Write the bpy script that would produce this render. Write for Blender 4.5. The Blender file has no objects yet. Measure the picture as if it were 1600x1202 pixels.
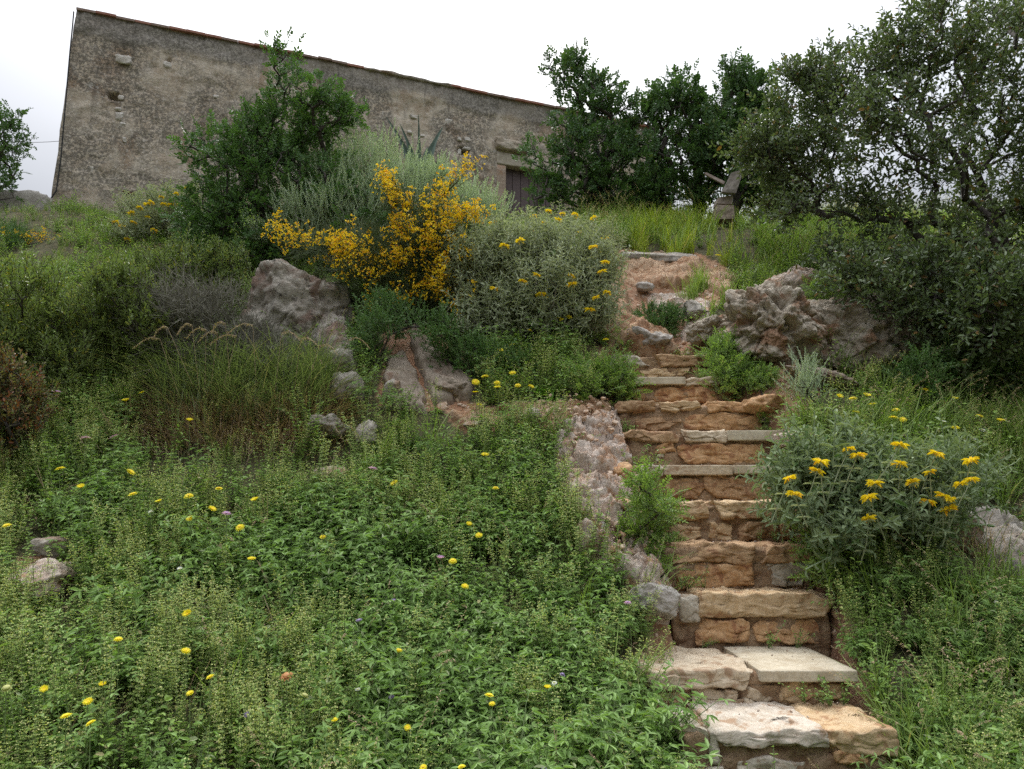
import bpy, math, random
import numpy as np
from mathutils import Vector, Matrix, Euler

R = np.random.default_rng(7)
random.seed(7)
PI = math.pi
scene = bpy.context.scene
COL = scene.collection

# ------------------------------------------------------------------ camera, sky, sun, exposure
EYE = 1.65
PITCH = math.radians(10.0)
FPX = 1109.0                       # focal length in pixels of a 1600 px wide picture
cam_d = bpy.data.cameras.new('camera')
cam_d.lens = FPX / 1600.0 * 36.0
cam_d.sensor_width = 36.0
cam_d.clip_start = 0.05
cam_d.clip_end = 2000.0
cam = bpy.data.objects.new('camera', cam_d)
cam.location = (0, 0, EYE)
cam.rotation_euler = (math.radians(90) + PITCH, 0, 0)
COL.objects.link(cam)
scene.camera = cam

SUN_EL, SUN_AZ = 52.0, -8.0          # degrees; azimuth from +Y towards +X
world = bpy.data.worlds.new('World')
scene.world = world
world.use_nodes = True
wn = world.node_tree
wn.nodes.clear()
def W(t, **k):
    n = wn.nodes.new(t)
    for a, b in k.items():
        setattr(n, a, b)
    return n
wl = wn.links.new
w_out = W('ShaderNodeOutputWorld')
w_bg = W('ShaderNodeBackground')
w_bg.inputs['Strength'].default_value = 0.1
sky = W('ShaderNodeTexSky', sky_type='NISHITA', sun_disc=False)
sky.sun_elevation = math.radians(SUN_EL)
sky.sun_rotation = math.radians(SUN_AZ)
sky.dust_density = 3.0
tc = W('ShaderNodeTexCoord')
sep = W('ShaderNodeSeparateXYZ')
wl(tc.outputs['Generated'], sep.inputs[0])
mapn = W('ShaderNodeMapping')
mapn.inputs['Scale'].default_value = (1.0, 1.0, 2.2)
wl(tc.outputs['Generated'], mapn.inputs[0])
cn = W('ShaderNodeTexNoise')
cn.inputs['Scale'].default_value = 1.6
cn.inputs['Detail'].default_value = 5
cn.inputs['Roughness'].default_value = 0.45
wl(mapn.outputs[0], cn.inputs['Vector'])
# overcast luminance: (1 + 2 sin el)/3, brighter round the veiled sun
def M(op, a=None, b=None, c=None):
    n = W('ShaderNodeMath', operation=op)
    for i, v in enumerate((a, b, c)):
        if v is None:
            continue
        if isinstance(v, (int, float)):
            n.inputs[i].default_value = v
        else:
            wl(v, n.inputs[i])
    return n.outputs[0]
z_up = M('MAXIMUM', sep.outputs[2], 0.0)
grad = M('MULTIPLY_ADD', M('POWER', z_up, 2.0), 12.0, 0.10)
dp = W('ShaderNodeVectorMath', operation='DOT_PRODUCT')
wl(tc.outputs['Generated'], dp.inputs[0])
e_, a_ = math.radians(SUN_EL - 8), math.radians(SUN_AZ)
dp.inputs[1].default_value = (math.sin(a_) * math.cos(e_), math.cos(a_) * math.cos(e_), math.sin(e_))
glow = M('POWER', M('MAXIMUM', dp.outputs['Value'], 0.0), 9.0)
lum = M('ADD', grad, M('MULTIPLY', glow, 2.2))
lum = M('MULTIPLY', lum, M('MULTIPLY_ADD', cn.outputs[0], 0.60, 0.70))
colr = W('ShaderNodeMix', data_type='RGBA')
colr.inputs[6].default_value = (0.93, 0.97, 1.05, 1)
colr.inputs[7].default_value = (1.0, 1.0, 1.0, 1)
wl(glow, colr.inputs[0])
sc_ = W('ShaderNodeVectorMath', operation='SCALE')
wl(colr.outputs[2], sc_.inputs[0])
wl(lum, sc_.inputs['Scale'])
mx = W('ShaderNodeMix', data_type='RGBA')
mx.inputs[0].default_value = 0.94
wl(sky.outputs[0], mx.inputs[6])
wl(sc_.outputs[0], mx.inputs[7])
wl(mx.outputs[2], w_bg.inputs['Color'])
wl(w_bg.outputs[0], w_out.inputs[0])

sun_d = bpy.data.lights.new('sun', 'SUN')
sun_d.energy = 1.4
sun_d.angle = math.radians(28)
sun_d.color = (1.0, 0.97, 0.92)
sun = bpy.data.objects.new('sun', sun_d)
e_, a_ = math.radians(SUN_EL), math.radians(SUN_AZ)
sdir = Vector((math.sin(a_) * math.cos(e_), math.cos(a_) * math.cos(e_), math.sin(e_)))
sun.rotation_euler = sdir.to_track_quat('Z', 'Y').to_euler()
COL.objects.link(sun)

vs = scene.view_settings
vs.view_transform = 'Standard'
vs.look = 'None'
vs.exposure = 1.52
vs.gamma = 1.0
vs.use_curve_mapping = False
scene.render.engine = 'CYCLES'
scene.cycles.max_bounces = 6
scene.cycles.diffuse_bounces = 3
scene.cycles.glossy_bounces = 2
scene.cycles.transmission_bounces = 3
scene.cycles.transparent_max_bounces = 4
scene.cycles.use_denoising = False

# ------------------------------------------------------------------ helpers: rays and pixels
CP, SP = math.cos(PITCH), math.sin(PITCH)
def ray(px, py):
    cx, cy = px - 800.0, 601.0 - py
    fwd = FPX * CP - cy * SP
    up = FPX * SP + cy * CP
    return cx / fwd, up / fwd
def at(px, py, Y):
    a, b = ray(px, py)
    return np.array([a * Y, Y, EYE + b * Y])
def proj(x, y, z):
    zc = z - EYE
    d = y * CP + zc * SP
    u = -y * SP + zc * CP
    d = np.maximum(d, 1e-3)
    return 800 + FPX * x / d, 601 - FPX * u / d

# ------------------------------------------------------------------ vectorised noise
def _h(ix, iy, iz, s):
    with np.errstate(over='ignore'):
        h = (ix.astype(np.uint32) * np.uint32(374761393) + iy.astype(np.uint32) * np.uint32(668265263)
             + iz.astype(np.uint32) * np.uint32(2147483647) + np.uint32(s) * np.uint32(1274126177))
        h = (h ^ (h >> np.uint32(13))) * np.uint32(1274126177)
        h = (h ^ (h >> np.uint32(16))) * np.uint32(2246822519)
        return h ^ (h >> np.uint32(15))
def perlin(p, s=0):
    p = np.asarray(p, float)
    i = np.floor(p).astype(np.int64)
    f = p - i
    w = f * f * f * (f * (f * 6 - 15) + 10)
    out = 0
    for dx in (0, 1):
        for dy in (0, 1):
            for dz in (0, 1):
                h = _h(i[..., 0] + dx, i[..., 1] + dy, i[..., 2] + dz, s)
                gx = (h & np.uint32(255)).astype(float) / 127.5 - 1
                gy = ((h >> np.uint32(8)) & np.uint32(255)).astype(float) / 127.5 - 1
                gz = ((h >> np.uint32(16)) & np.uint32(255)).astype(float) / 127.5 - 1
                v = gx * (f[..., 0] - dx) + gy * (f[..., 1] - dy) + gz * (f[..., 2] - dz)
                wx = w[..., 0] if dx else 1 - w[..., 0]
                wy = w[..., 1] if dy else 1 - w[..., 1]
                wz = w[..., 2] if dz else 1 - w[..., 2]
                out = out + v * wx * wy * wz
    return out
def fbm(p, s=0, o=4, lac=2.05, g=0.5):
    r, a = 0, 1.0
    p = np.asarray(p, float)
    for k in range(o):
        r = r + a * perlin(p, s + k * 17)
        p = p * lac + 3.7
        a *= g
    return r
def cells(p, s=0):
    """fractured blocks: height of the block a point falls in (random, tilted), and distance to its edge"""
    p = np.asarray(p, float)
    i = np.floor(p).astype(np.int64)
    f1 = np.full(p.shape[:-1], 9.0); f2 = f1.copy(); hgt = np.zeros(p.shape[:-1])
    for dx in (-1, 0, 1):
        for dy in (-1, 0, 1):
            for dz in (-1, 0, 1):
                c = i + np.array([dx, dy, dz])
                h = _h(c[..., 0], c[..., 1], c[..., 2], s)
                r = [((h >> np.uint32(k)) & np.uint32(255)).astype(float) / 255 for k in (0, 8, 16)]
                h2 = _h(c[..., 0], c[..., 1], c[..., 2], s + 99)
                t = [((h2 >> np.uint32(k)) & np.uint32(255)).astype(float) / 127.5 - 1 for k in (0, 8, 16)]
                q = np.stack(r, -1) * .9 + c
                o = p - q
                d = np.sqrt((o ** 2).sum(-1))
                v = t[0] * .5 + (o[..., 0] * t[1] + o[..., 1] * t[2] + o[..., 2] * t[0]) * .8
                near = d < f1
                f2 = np.where(near, f1, np.minimum(f2, d))
                hgt = np.where(near, v, hgt)
                f1 = np.where(near, d, f1)
    return hgt, f2 - f1
def sstep(a, b, x):
    t = np.clip((x - a) / (b - a), 0, 1)
    return t * t * (3 - 2 * t)
def norm(v):
    return v / np.maximum(np.linalg.norm(v, axis=-1, keepdims=True), 1e-9)

# ------------------------------------------------------------------ the staircase data
# each step: depth of the riser face, picture row of its front top edge, left and right columns
STEPS = [(2.98, 1138, 1068, 1392), (3.37, 1046, 1010, 1335), (3.90, 926, 1050, 1300), (4.13, 850, 1034, 1272),
         (4.43, 783, 1024, 1236), (4.73, 727, 1000, 1236), (5.02, 672, 975, 1232), (5.31, 628, 962, 1192),
         (5.60, 590, 962, 1150), (5.90, 554, 955, 1118)]
STEP_W = []
for (Y, row, xl, xr) in STEPS:
    a, b = at(xl, row, Y), at(xr, row, Y)
    STEP_W.append((Y, a[2], a[0], b[0]))
SY = np.array([s[0] for s in STEP_W])
SXC = np.array([(s[2] + s[3]) / 2 for s in STEP_W])
SHW = np.array([(s[3] - s[2]) / 2 for s in STEP_W])

# ------------------------------------------------------------------ the terrain
_py = np.array([-300, -30, -3, 0, 2.0, 2.6, 3.2, 3.9, 5.9, 7.2, 7.7, 8.6, 10, 12, 14, 20, 40, 100, 300, 1200], float)
_pz = np.array([-8, -3.2, -1.95, -1.68, -1.5, -1.3, -0.98, -0.52, 1.18, 2.22, 2.60, 3.30, 4.12, 4.85, 5.2, 5.6, 5.7, 4.5, -8, -120], float)
_fy = np.linspace(-4, 45, 4901)
_fz = np.interp(_fy, _py, _pz)
_k = np.exp(-0.5 * (np.arange(-60, 61) * 0.01 / 0.22) ** 2)
_k /= _k.sum()
_fz = np.convolve(np.pad(_fz, 60, mode='edge'), _k, 'valid')
def prof(y):
    return np.where((y > -3) & (y < 44), np.interp(y, _fy, _fz), np.interp(y, _py, _pz))
def stairmask(x, y, pad=0.0, soft=0.07):
    xc = np.interp(y, SY, SXC)
    hw = np.interp(y, SY, SHW) + pad
    m = 1 - sstep(hw - soft, hw + soft, np.abs(x - xc))
    return m * sstep(2.6, 2.85, y) * (1 - sstep(6.15, 6.35, y))
def T(x, y):
    x = np.asarray(x, float); y = np.asarray(y, float)
    x, y = np.broadcast_arrays(x, y)
    z = prof(y)
    near = 1 - sstep(18, 30, y)
    p = np.stack([x, y, np.zeros_like(x)], -1)
    lm = stairmask(x, y, 0.5, 0.4)
    z = z + near * (1 - 0.85 * lm) * (0.30 * perlin(p * 0.45, 3) + 0.13 * perlin(p * 1.3, 5) + 0.05 * perlin(p * 3.1, 9)) + near * 0.018 * fbm(p * 9, 11, 3)
    # left part of the hill swells a little, right bank stands higher beside the steps
    z = z + 0.22 * sstep(-3, -8, x) * sstep(5, 11, y) * near
    z = z + 0.16 * np.exp(-((x - np.interp(y, SY, SXC) - 0.95) / 0.45) ** 2) * sstep(3.2, 4.2, y) * (1 - sstep(6.5, 8, y))
    z = z + 0.10 * np.exp(-((x - np.interp(y, SY, SXC) + 0.85) / 0.3) ** 2) * sstep(3.2, 4.2, y) * (1 - sstep(6.2, 7, y))
    # worn gully above the top step and the little bank at its head
    g = np.exp(-((x - 1.45 - 0.12 * (y - 6)) / 0.42) ** 2)
    z = z - 0.18 * g * sstep(6.0, 6.5, y) * (1 - sstep(7.35, 7.5, y))
    z = z - 0.42 * stairmask(x, y)
    far = sstep(25, 60, np.hypot(x, y - 10))
    z = z + far * 1.5 * perlin(p * 0.02, 21)
    return z + EYE
def hit(px, py, h=0.0, y0=1.8, y1=40.0):
    a, b = ray(px, py)
    ys = np.linspace(y0, y1, 1500)
    d = EYE + b * ys - (T(a * ys, ys) + h)
    k = np.argmax(d < 0) if (d < 0).any() else len(ys) - 1
    k = max(k, 1)
    if d[k] < 0 <= d[k - 1]:
        t = d[k - 1] / (d[k - 1] - d[k])
        Y = ys[k - 1] + t * (ys[k] - ys[k - 1])
    else:
        Y = ys[k]
    return np.array([a * Y, Y, EYE + b * Y])

# ------------------------------------------------------------------ geometry container (all quads)
class Geo:
    def __init__(s):
        s.V, s.Q, s.M, s.R, s.n = [], [], [], [], 0
    def add(s, V, Q, m=0, r=None):
        V = np.asarray(V, float).reshape(-1, 3); Q = np.asarray(Q, np.int64).reshape(-1, 4)
        s.V.append(V); s.Q.append(Q + s.n)
        s.M.append(np.full(len(Q), m) if np.isscalar(m) else np.asarray(m))
        s.R.append(np.full(len(V), R.random() if r is None else r) if (r is None or np.isscalar(r)) else np.asarray(r))
        s.n += len(V)
        return s
    def arr(s):
        return np.concatenate(s.V), np.concatenate(s.Q), np.concatenate(s.M), np.concatenate(s.R)
    def rep(s, proto, F, L, r=None):
        """copies of proto with frames F (k,3,3) and places L (k,3)"""
        V, Q, Mi, Rv = proto.arr()
        k = len(L)
        if k == 0:
            return s
        VV = np.einsum('kij,nj->kni', F, V) + L[:, None, :]
        QQ = Q[None] + (np.arange(k) * len(V))[:, None, None]
        rr = R.random(k) if r is None else r
        RR = (Rv[None] * 0.6 + rr[:, None] * 0.4)
        s.add(VV.reshape(-1, 3), QQ.reshape(-1, 4), np.tile(Mi, k), RR.reshape(-1))
        return s
def to_mesh(name, g, mats, smooth=False):
    V, Q, Mi, Rv = g.arr()
    me = bpy.data.meshes.new(name)
    me.vertices.add(len(V)); me.vertices.foreach_set('co', V.astype(np.float32).ravel())
    me.loops.add(Q.size); me.loops.foreach_set('vertex_index', Q.astype(np.int32).ravel())
    me.polygons.add(len(Q)); me.polygons.foreach_set('loop_start', np.arange(0, Q.size, 4, dtype=np.int32))
    for m in mats:
        me.materials.append(m)
    me.polygons.foreach_set('material_index', Mi.astype(np.int32))
    me.polygons.foreach_set('use_smooth', np.full(len(Q), smooth))
    me.update(calc_edges=True)
    at_ = me.attributes.new('rnd', 'FLOAT', 'POINT')
    at_.data.foreach_set('value', Rv.astype(np.float32))
    return me
def tag(o, label=None, cat=None, group=None, kind=None):
    if label: o['label'] = label
    if cat: o['category'] = cat
    if group: o['group'] = group
    if kind: o['kind'] = kind
    return o
def obj(name, g, mats, parent=None, smooth=False, loc=None):
    me = to_mesh(name, g, mats if isinstance(mats, (list, tuple)) else [mats], smooth)
    o = bpy.data.objects.new(name, me)
    COL.objects.link(o)
    if parent is not None:
        o.parent = parent
        o.matrix_parent_inverse = Matrix.Translation(-Vector(parent.location))   # meshes are given in world coordinates
    if loc is not None:
        o.location = loc
    return o
def empty(name, loc, label, cat, group=None):
    o = bpy.data.objects.new(name, None)
    o.location = Vector([float(v) for v in loc])
    o.empty_display_size = 0.1
    COL.objects.link(o)
    return tag(o, label, cat, group)

def frames(d, n):
    y = norm(d)
    x = np.cross(y, n)
    x = norm(np.where(np.linalg.norm(x, axis=-1, keepdims=True) < 1e-4, np.array([1.0, 0, 0]), x))
    z = np.cross(x, y)
    return np.stack([x, y, z], -1)
def rand_dirs(k):
    v = R.normal(size=(k, 3))
    return norm(v)
def leaf(l, w, fold=0.25, curl=0.15, m=0, r=None):
    g = Geo()
    h = w * 0.5
    V = [(0, 0, 0), (h * .85, l * .3, h * fold), (h * .75, l * .7, h * fold - curl * l * .3), (0, l, -curl * l),
         (-h * .75, l * .7, h * fold - curl * l * .3), (-h * .85, l * .3, h * fold)]
    g.add(V, [(0, 1, 2, 3), (0, 3, 4, 5)], m, r)
    return g
def tube(P, rad, sides=5, m=0, r=0.5):
    P = np.asarray(P, float)
    n = len(P)
    d = np.gradient(P, axis=0)
    ref = np.array([0.31, 0.17, 0.93]) if abs(norm(d.mean(0))[2]) < 0.9 else np.array([1.0, 0.1, 0])
    F = frames(d, np.tile(ref, (n, 1)))
    a = np.linspace(0, 2 * PI, sides, endpoint=False)
    rad = np.broadcast_to(rad, (n,))
    ring = P[:, None] + rad[:, None, None] * (np.cos(a)[None, :, None] * F[:, None, :, 0] + np.sin(a)[None, :, None] * F[:, None, :, 2])
    Q = []
    for i in range(n - 1):
        for j in range(sides):
            k = (j + 1) % sides
            Q.append((i * sides + j, i * sides + k, (i + 1) * sides + k, (i + 1) * sides + j))
    g = Geo()
    g.add(ring.reshape(-1, 3), Q, m, r)
    return g
def merge(g, h):
    V, Q, Mi, Rv = h.arr()
    g.add(V, Q, Mi, Rv)
    return g
def segs(g, A, B, ra, rb, sides=5, m=0):
    """many tapered two-point branches at once"""
    k = len(A)
    if k == 0:
        return g
    F = frames(B - A, np.tile(np.array([0.3, 0.2, 0.93]), (k, 1)))
    a = np.linspace(0, 2 * PI, sides, endpoint=False)
    c = np.cos(a)[None, :, None] * F[:, None, :, 0] + np.sin(a)[None, :, None] * F[:, None, :, 2]
    r0 = A[:, None] + ra[:, None, None] * c
    r1 = B[:, None] + rb[:, None, None] * c
    V = np.concatenate([r0, r1], 1)
    j = np.arange(sides); jj = (j + 1) % sides
    q = np.stack([j, jj, jj + sides, j + sides], -1)
    Q = q[None] + (np.arange(k) * 2 * sides)[:, None, None]
    g.add(V.reshape(-1, 3), Q.reshape(-1, 4), m, np.repeat(R.random(k), 2 * sides))
    return g

# ------------------------------------------------------------------ materials
def mat_new(name):
    m = bpy.data.materials.new(name)
    m.use_nodes = True
    nt = m.node_tree
    nt.nodes.clear()
    return m, nt
class N:
    def __init__(s, nt): s.nt = nt
    def __call__(s, t, **k):
        n = s.nt.nodes.new(t)
        for a, b in k.items(): setattr(n, a, b)
        return n
    def l(s, a, b): s.nt.links.new(a, b)
    def math(s, op, a, b=0.0, c=0.0, clamp=False):
        n = s('ShaderNodeMath', operation=op); n.use_clamp = clamp
        for i, v in enumerate((a, b, c)):
            if isinstance(v, (int, float)): n.inputs[i].default_value = v
            else: s.l(v, n.inputs[i])
        return n.outputs[0]
    def mix(s, f, a, b, mode='MIX'):
        n = s('ShaderNodeMix', data_type='RGBA', blend_type=mode)
        for i, v in ((0, f), (6, a), (7, b)):
            if isinstance(v, (int, float)): n.inputs[i].default_value = v
            elif isinstance(v, tuple): n.inputs[i].default_value = (*v[:3], 1)
            else: s.l(v, n.inputs[i])
        return n.outputs[2]
    def noise(s, vec, sc, det=4, rough=0.55, dist=0.0):
        n = s('ShaderNodeTexNoise')
        n.inputs['Scale'].default_value = sc; n.inputs['Detail'].default_value = det
        n.inputs['Roughness'].default_value = rough; n.inputs['Distortion'].default_value = dist
        s.l(vec, n.inputs['Vector'])
        return n.outputs[0]
    def ramp(s, v, stops):
        n = s('ShaderNodeValToRGB')
        cr = n.color_ramp
        while len(cr.elements) < len(stops): cr.elements.new(0.5)
        for e, (p, c) in zip(cr.elements, stops):
            e.position = p
            e.color = (c, c, c, 1) if isinstance(c, (int, float)) else (*c, 1)
        s.l(v, n.inputs[0])
        return n.outputs[0]
    def step(s, v, a, b):
        n = s('ShaderNodeMapRange', interpolation_type='SMOOTHSTEP')
        s.l(v, n.inputs[0]); n.inputs[1].default_value = a; n.inputs[2].default_value = b
        return n.outputs[0]

def leafmat(name, c1, c2, c3=None, rough=0.5, trans=0.28, spec=0.35, c3_at=0.93):
    """leaf colour varies from c1 to c2 leaf by leaf; a few leaves take c3"""
    m, nt = mat_new(name)
    n = N(nt)
    at_ = n('ShaderNodeAttribute', attribute_name='rnd')
    oi = n('ShaderNodeObjectInfo')
    v = n.math('FRACT', n.math('ADD', at_.outputs['Fac'], n.math('MULTIPLY', oi.outputs['Random'], 0.35)))
    c = n.mix(v, c1, c2)
    if c3 is not None:
        w = n.math('FRACT', n.math('MULTIPLY', at_.outputs['Fac'], 37.7))
        c = n.mix(n.step(w, c3_at, c3_at + 0.02), c, c3)
    geo = n('ShaderNodeNewGeometry')
    c = n.mix(n.math('MULTIPLY', geo.outputs['Backfacing'], 0.35), c, tuple(min(1, x * 1.25 + 0.02) for x in c2))
    p = n('ShaderNodeBsdfPrincipled')
    n.l(c, p.inputs['Base Color'])
    p.inputs['Roughness'].default_value = rough
    p.inputs['Specular IOR Level'].default_value = spec
    t = n('ShaderNodeBsdfTranslucent')
    n.l(n.mix(1.0, c, (1.15, 1.25, 0.6), 'MULTIPLY'), t.inputs['Color'])
    ms = n('ShaderNodeMixShader')
    ms.inputs[0].default_value = trans
    n.l(p.outputs[0], ms.inputs[1]); n.l(t.outputs[0], ms.inputs[2])
    o = n('ShaderNodeOutputMaterial')
    n.l(ms.outputs[0], o.inputs[0])
    return m
def plain(name, c1, c2, scale=20, rough=0.8, bump=0.0, spec=0.3):
    m, nt = mat_new(name)
    n = N(nt)
    tcn = n('ShaderNodeTexCoord')
    f = n.noise(tcn.outputs['Object'], scale, 5, 0.6)
    c = n.mix(n.step(f, 0.3, 0.7), c1, c2)
    p = n('ShaderNodeBsdfPrincipled')
    n.l(c, p.inputs['Base Color'])
    p.inputs['Roughness'].default_value = rough
    p.inputs['Specular IOR Level'].default_value = spec
    if bump:
        b = n('ShaderNodeBump'); b.inputs['Strength'].default_value = bump; b.inputs['Distance'].default_value = 0.01
        n.l(f, b.inputs['Height']); n.l(b.outputs[0], p.inputs['Normal'])
    o = n('ShaderNodeOutputMaterial')
    n.l(p.outputs[0], o.inputs[0])
    return m
def rockmat(name, base, light, stain, dark, scale=1.0, stain_amt=0.5, light_amt=0.5, bump=0.6, lichen=0.3):
    m, nt = mat_new(name)
    n = N(nt)
    geo = n('ShaderNodeNewGeometry')
    P = geo.outputs['Position']
    big = n.noise(P, 2.2 * scale, 6, 0.6, 0.4)
    mid = n.noise(P, 9 * scale, 6, 0.65, 0.3)
    fine = n.noise(P, 55 * scale, 5, 0.7)
    off = n('ShaderNodeVectorMath', operation='ADD'); off.inputs[1].default_value = (31.7, 12.1, 5.3)
    n.l(P, off.inputs[0])
    st = n.noise(off.outputs[0], 3.1 * scale, 6, 0.62, 0.6)
    lc = n.noise(off.outputs[0], 16 * scale, 5, 0.6, 0.2)
    c = n.mix(n.step(mid, 0.35, 0.68), base, light)
    c = n.mix(n.math('MULTIPLY', n.step(big, 0.58 - 0.2 * light_amt, 0.62), 0.7), c, light)
    c = n.mix(n.math('MULTIPLY', n.step(st, 0.62 - 0.25 * stain_amt, 0.70 - 0.1 * stain_amt), 0.85), c, stain)
    c = n.mix(n.math('MULTIPLY', n.step(lc, 0.60 - 0.1 * lichen, 0.70), min(1.0, 1.6 * lichen)), c, dark)
    c = n.mix(n.math('MULTIPLY', n.step(fine, 0.5, 0.75), 0.45), c, tuple(x * 0.45 for x in base))
    c = n.mix(n.math('MULTIPLY', n.step(fine, 0.5, 0.25), 0.35), c, tuple(min(.8, x * 1.3) for x in light))
    vo = n('ShaderNodeTexVoronoi', feature='DISTANCE_TO_EDGE')
    vo.inputs['Scale'].default_value = 7.0 * scale
    n.l(P, vo.inputs['Vector'])
    h = n.math('ADD', n.math('MULTIPLY', mid, 1.0), n.math('MULTIPLY', fine, 0.55))
    p = n('ShaderNodeBsdfPrincipled')
    n.l(c, p.inputs['Base Color'])
    p.inputs['Roughness'].default_value = 0.88
    p.inputs['Specular IOR Level'].default_value = 0.25
    b = n('ShaderNodeBump'); b.inputs['Strength'].default_value = bump; b.inputs['Distance'].default_value = 0.03
    n.l(h, b.inputs['Height']); n.l(b.outputs[0], p.inputs['Normal'])
    o = n('ShaderNodeOutputMaterial')
    n.l(p.outputs[0], o.inputs[0])
    return m

MT = {}
MT['clover'] = leafmat('clover_leaf', (0.124, 0.221, 0.053), (0.259, 0.392, 0.115), (0.26, 0.30, 0.15), rough=0.58)
MT['herb'] = leafmat('herb_leaf', (0.124, 0.230, 0.044), (0.261, 0.384, 0.082), (0.30, 0.27, 0.11), rough=0.5)
MT['bedstraw'] = leafmat('bedstraw_leaf', (0.196, 0.289, 0.059), (0.352, 0.439, 0.121), (0.38, 0.34, 0.16), rough=0.55, trans=0.35)
MT['grass'] = leafmat('grass_blade', (0.138, 0.220, 0.040), (0.266, 0.362, 0.090), (0.36, 0.31, 0.16), rough=0.5, trans=0.35)
MT['grassy'] = leafmat('grass_blade_yellow', (0.185, 0.266, 0.024), (0.374, 0.428, 0.052), (0.40, 0.33, 0.14), rough=0.5, trans=0.4)
MT['straw'] = leafmat('dry_grass', (0.27, 0.185, 0.11), (0.48, 0.37, 0.24), None, rough=0.7, trans=0.2)
MT['stem'] = leafmat('green_stem', (0.10, 0.15, 0.05), (0.16, 0.21, 0.08), None, rough=0.6, trans=0.1)
MT['rosette'] = leafmat('broad_leaf', (0.099, 0.240, 0.029), (0.226, 0.413, 0.075), (0.28, 0.27, 0.10), rough=0.45)
MT['carob'] = leafmat('carob_leaf', (0.032, 0.079, 0.023), (0.089, 0.171, 0.051), (0.15, 0.20, 0.05), rough=0.5, trans=0.18, spec=0.35)
MT['mastic'] = leafmat('mastic_leaf', (0.034, 0.090, 0.023), (0.102, 0.201, 0.049), (0.12, 0.20, 0.05), rough=0.5, trans=0.2, spec=0.35, c3_at=0.9)
MT['oak'] = leafmat('oak_leaf', (0.056, 0.097, 0.033), (0.145, 0.191, 0.083), (0.22, 0.13, 0.04), rough=0.4, trans=0.2, spec=0.45, c3_at=0.95)
MT['sage'] = leafmat('sage_leaf', (0.204, 0.244, 0.155), (0.438, 0.471, 0.325), (0.13, 0.19, 0.08), rough=0.8, trans=0.15, spec=0.1)
MT['worm'] = leafmat('silver_leaf', (0.245, 0.317, 0.205), (0.495, 0.576, 0.398), (0.12, 0.19, 0.09), rough=0.8, trans=0.2, spec=0.1)
MT['spurge'] = leafmat('spurge_leaf', (0.092, 0.144, 0.041), (0.201, 0.259, 0.081), (0.36, 0.35, 0.06), rough=0.5, c3_at=0.92)
MT['redleaf'] = leafmat('reddish_leaf', (0.090, 0.114, 0.042), (0.180, 0.168, 0.060), (0.23, 0.085, 0.035), rough=0.5, c3_at=0.62)
MT['sageg'] = leafmat('green_sage_leaf', (0.12, 0.175, 0.085), (0.27, 0.33, 0.19), (0.12, 0.2, 0.07), rough=0.7, trans=0.2, spec=0.15)
MT['broomtwig'] = leafmat('broom_twig', (0.045, 0.075, 0.028), (0.11, 0.15, 0.06), None, rough=0.6, trans=0.15)
MT['broomflower'] = leafmat('broom_flower', (0.70, 0.45, 0.006), (0.82, 0.60, 0.012), (0.70, 0.26, 0.01), rough=0.6, trans=0.25, c3_at=0.8)
MT['sageflower'] = leafmat('sage_flower', (0.72, 0.50, 0.012), (0.82, 0.63, 0.02), (0.70, 0.36, 0.01), rough=0.6, trans=0.25, c3_at=0.85)
MT['daisy'] = leafmat('daisy_petal', (0.75, 0.62, 0.01), (0.85, 0.73, 0.02), None, rough=0.5, trans=0.25)
MT['daisyeye'] = leafmat('daisy_eye', (0.65, 0.38, 0.01), (0.75, 0.5, 0.02), None, rough=0.8, trans=0.0)
MT['pink'] = leafmat('pink_petal', (0.50, 0.24, 0.48), (0.66, 0.42, 0.64), None, rough=0.5, trans=0.3)
MT['violet'] = leafmat('violet_petal', (0.24, 0.17, 0.36), (0.36, 0.28, 0.48), None, rough=0.5, trans=0.3)
MT['cream'] = leafmat('cream_flower', (0.42, 0.43, 0.14), (0.55, 0.55, 0.22), None, rough=0.6, trans=0.3)
MT['rust'] = leafmat('rust_flower', (0.40, 0.17, 0.06), (0.55, 0.27, 0.10), None, rough=0.6, trans=0.2)
MT['whitef'] = leafmat('white_flower', (0.6, 0.6, 0.55), (0.75, 0.75, 0.7), None, rough=0.6, trans=0.3)
MT['bark'] = plain('bark', (0.030, 0.025, 0.020), (0.085, 0.072, 0.060), 30, 0.9, 0.6)
MT['greytwig'] = leafmat('grey_twig', (0.11, 0.10, 0.085), (0.26, 0.24, 0.20), None, rough=0.9, trans=0.0, spec=0.1)
MT['darktwig'] = leafmat('dark_twig', (0.085, 0.080, 0.062), (0.20, 0.19, 0.15), None, rough=0.9, trans=0.0, spec=0.1)
MT['tussock'] = leafmat('tussock_blade', (0.11, 0.155, 0.060), (0.22, 0.27, 0.115), (0.36, 0.31, 0.17), rough=0.55, trans=0.3)
MT['agave'] = plain('agave_leaf', (0.075, 0.115, 0.090), (0.12, 0.17, 0.13), 6, 0.5)
MT['limestone'] = rockmat('grey_limestone', (0.27, 0.235, 0.19), (0.44, 0.40, 0.345), (0.30, 0.19, 0.12), (0.085, 0.08, 0.07), 1.0, 0.45, 0.5, 0.8, 0.45)
MT['boulder'] = rockmat('boulder_limestone', (0.28, 0.24, 0.19), (0.47, 0.43, 0.36), (0.20, 0.12, 0.085), (0.07, 0.062, 0.055), 1.3, 0.5, 0.45, 1.0, 0.55)
MT['karst'] = rockmat('karst_limestone', (0.30, 0.24, 0.17), (0.50, 0.44, 0.35), (0.30, 0.15, 0.075), (0.06, 0.055, 0.05), 1.5, 0.5, 0.4, 1.0, 0.4)
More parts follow.
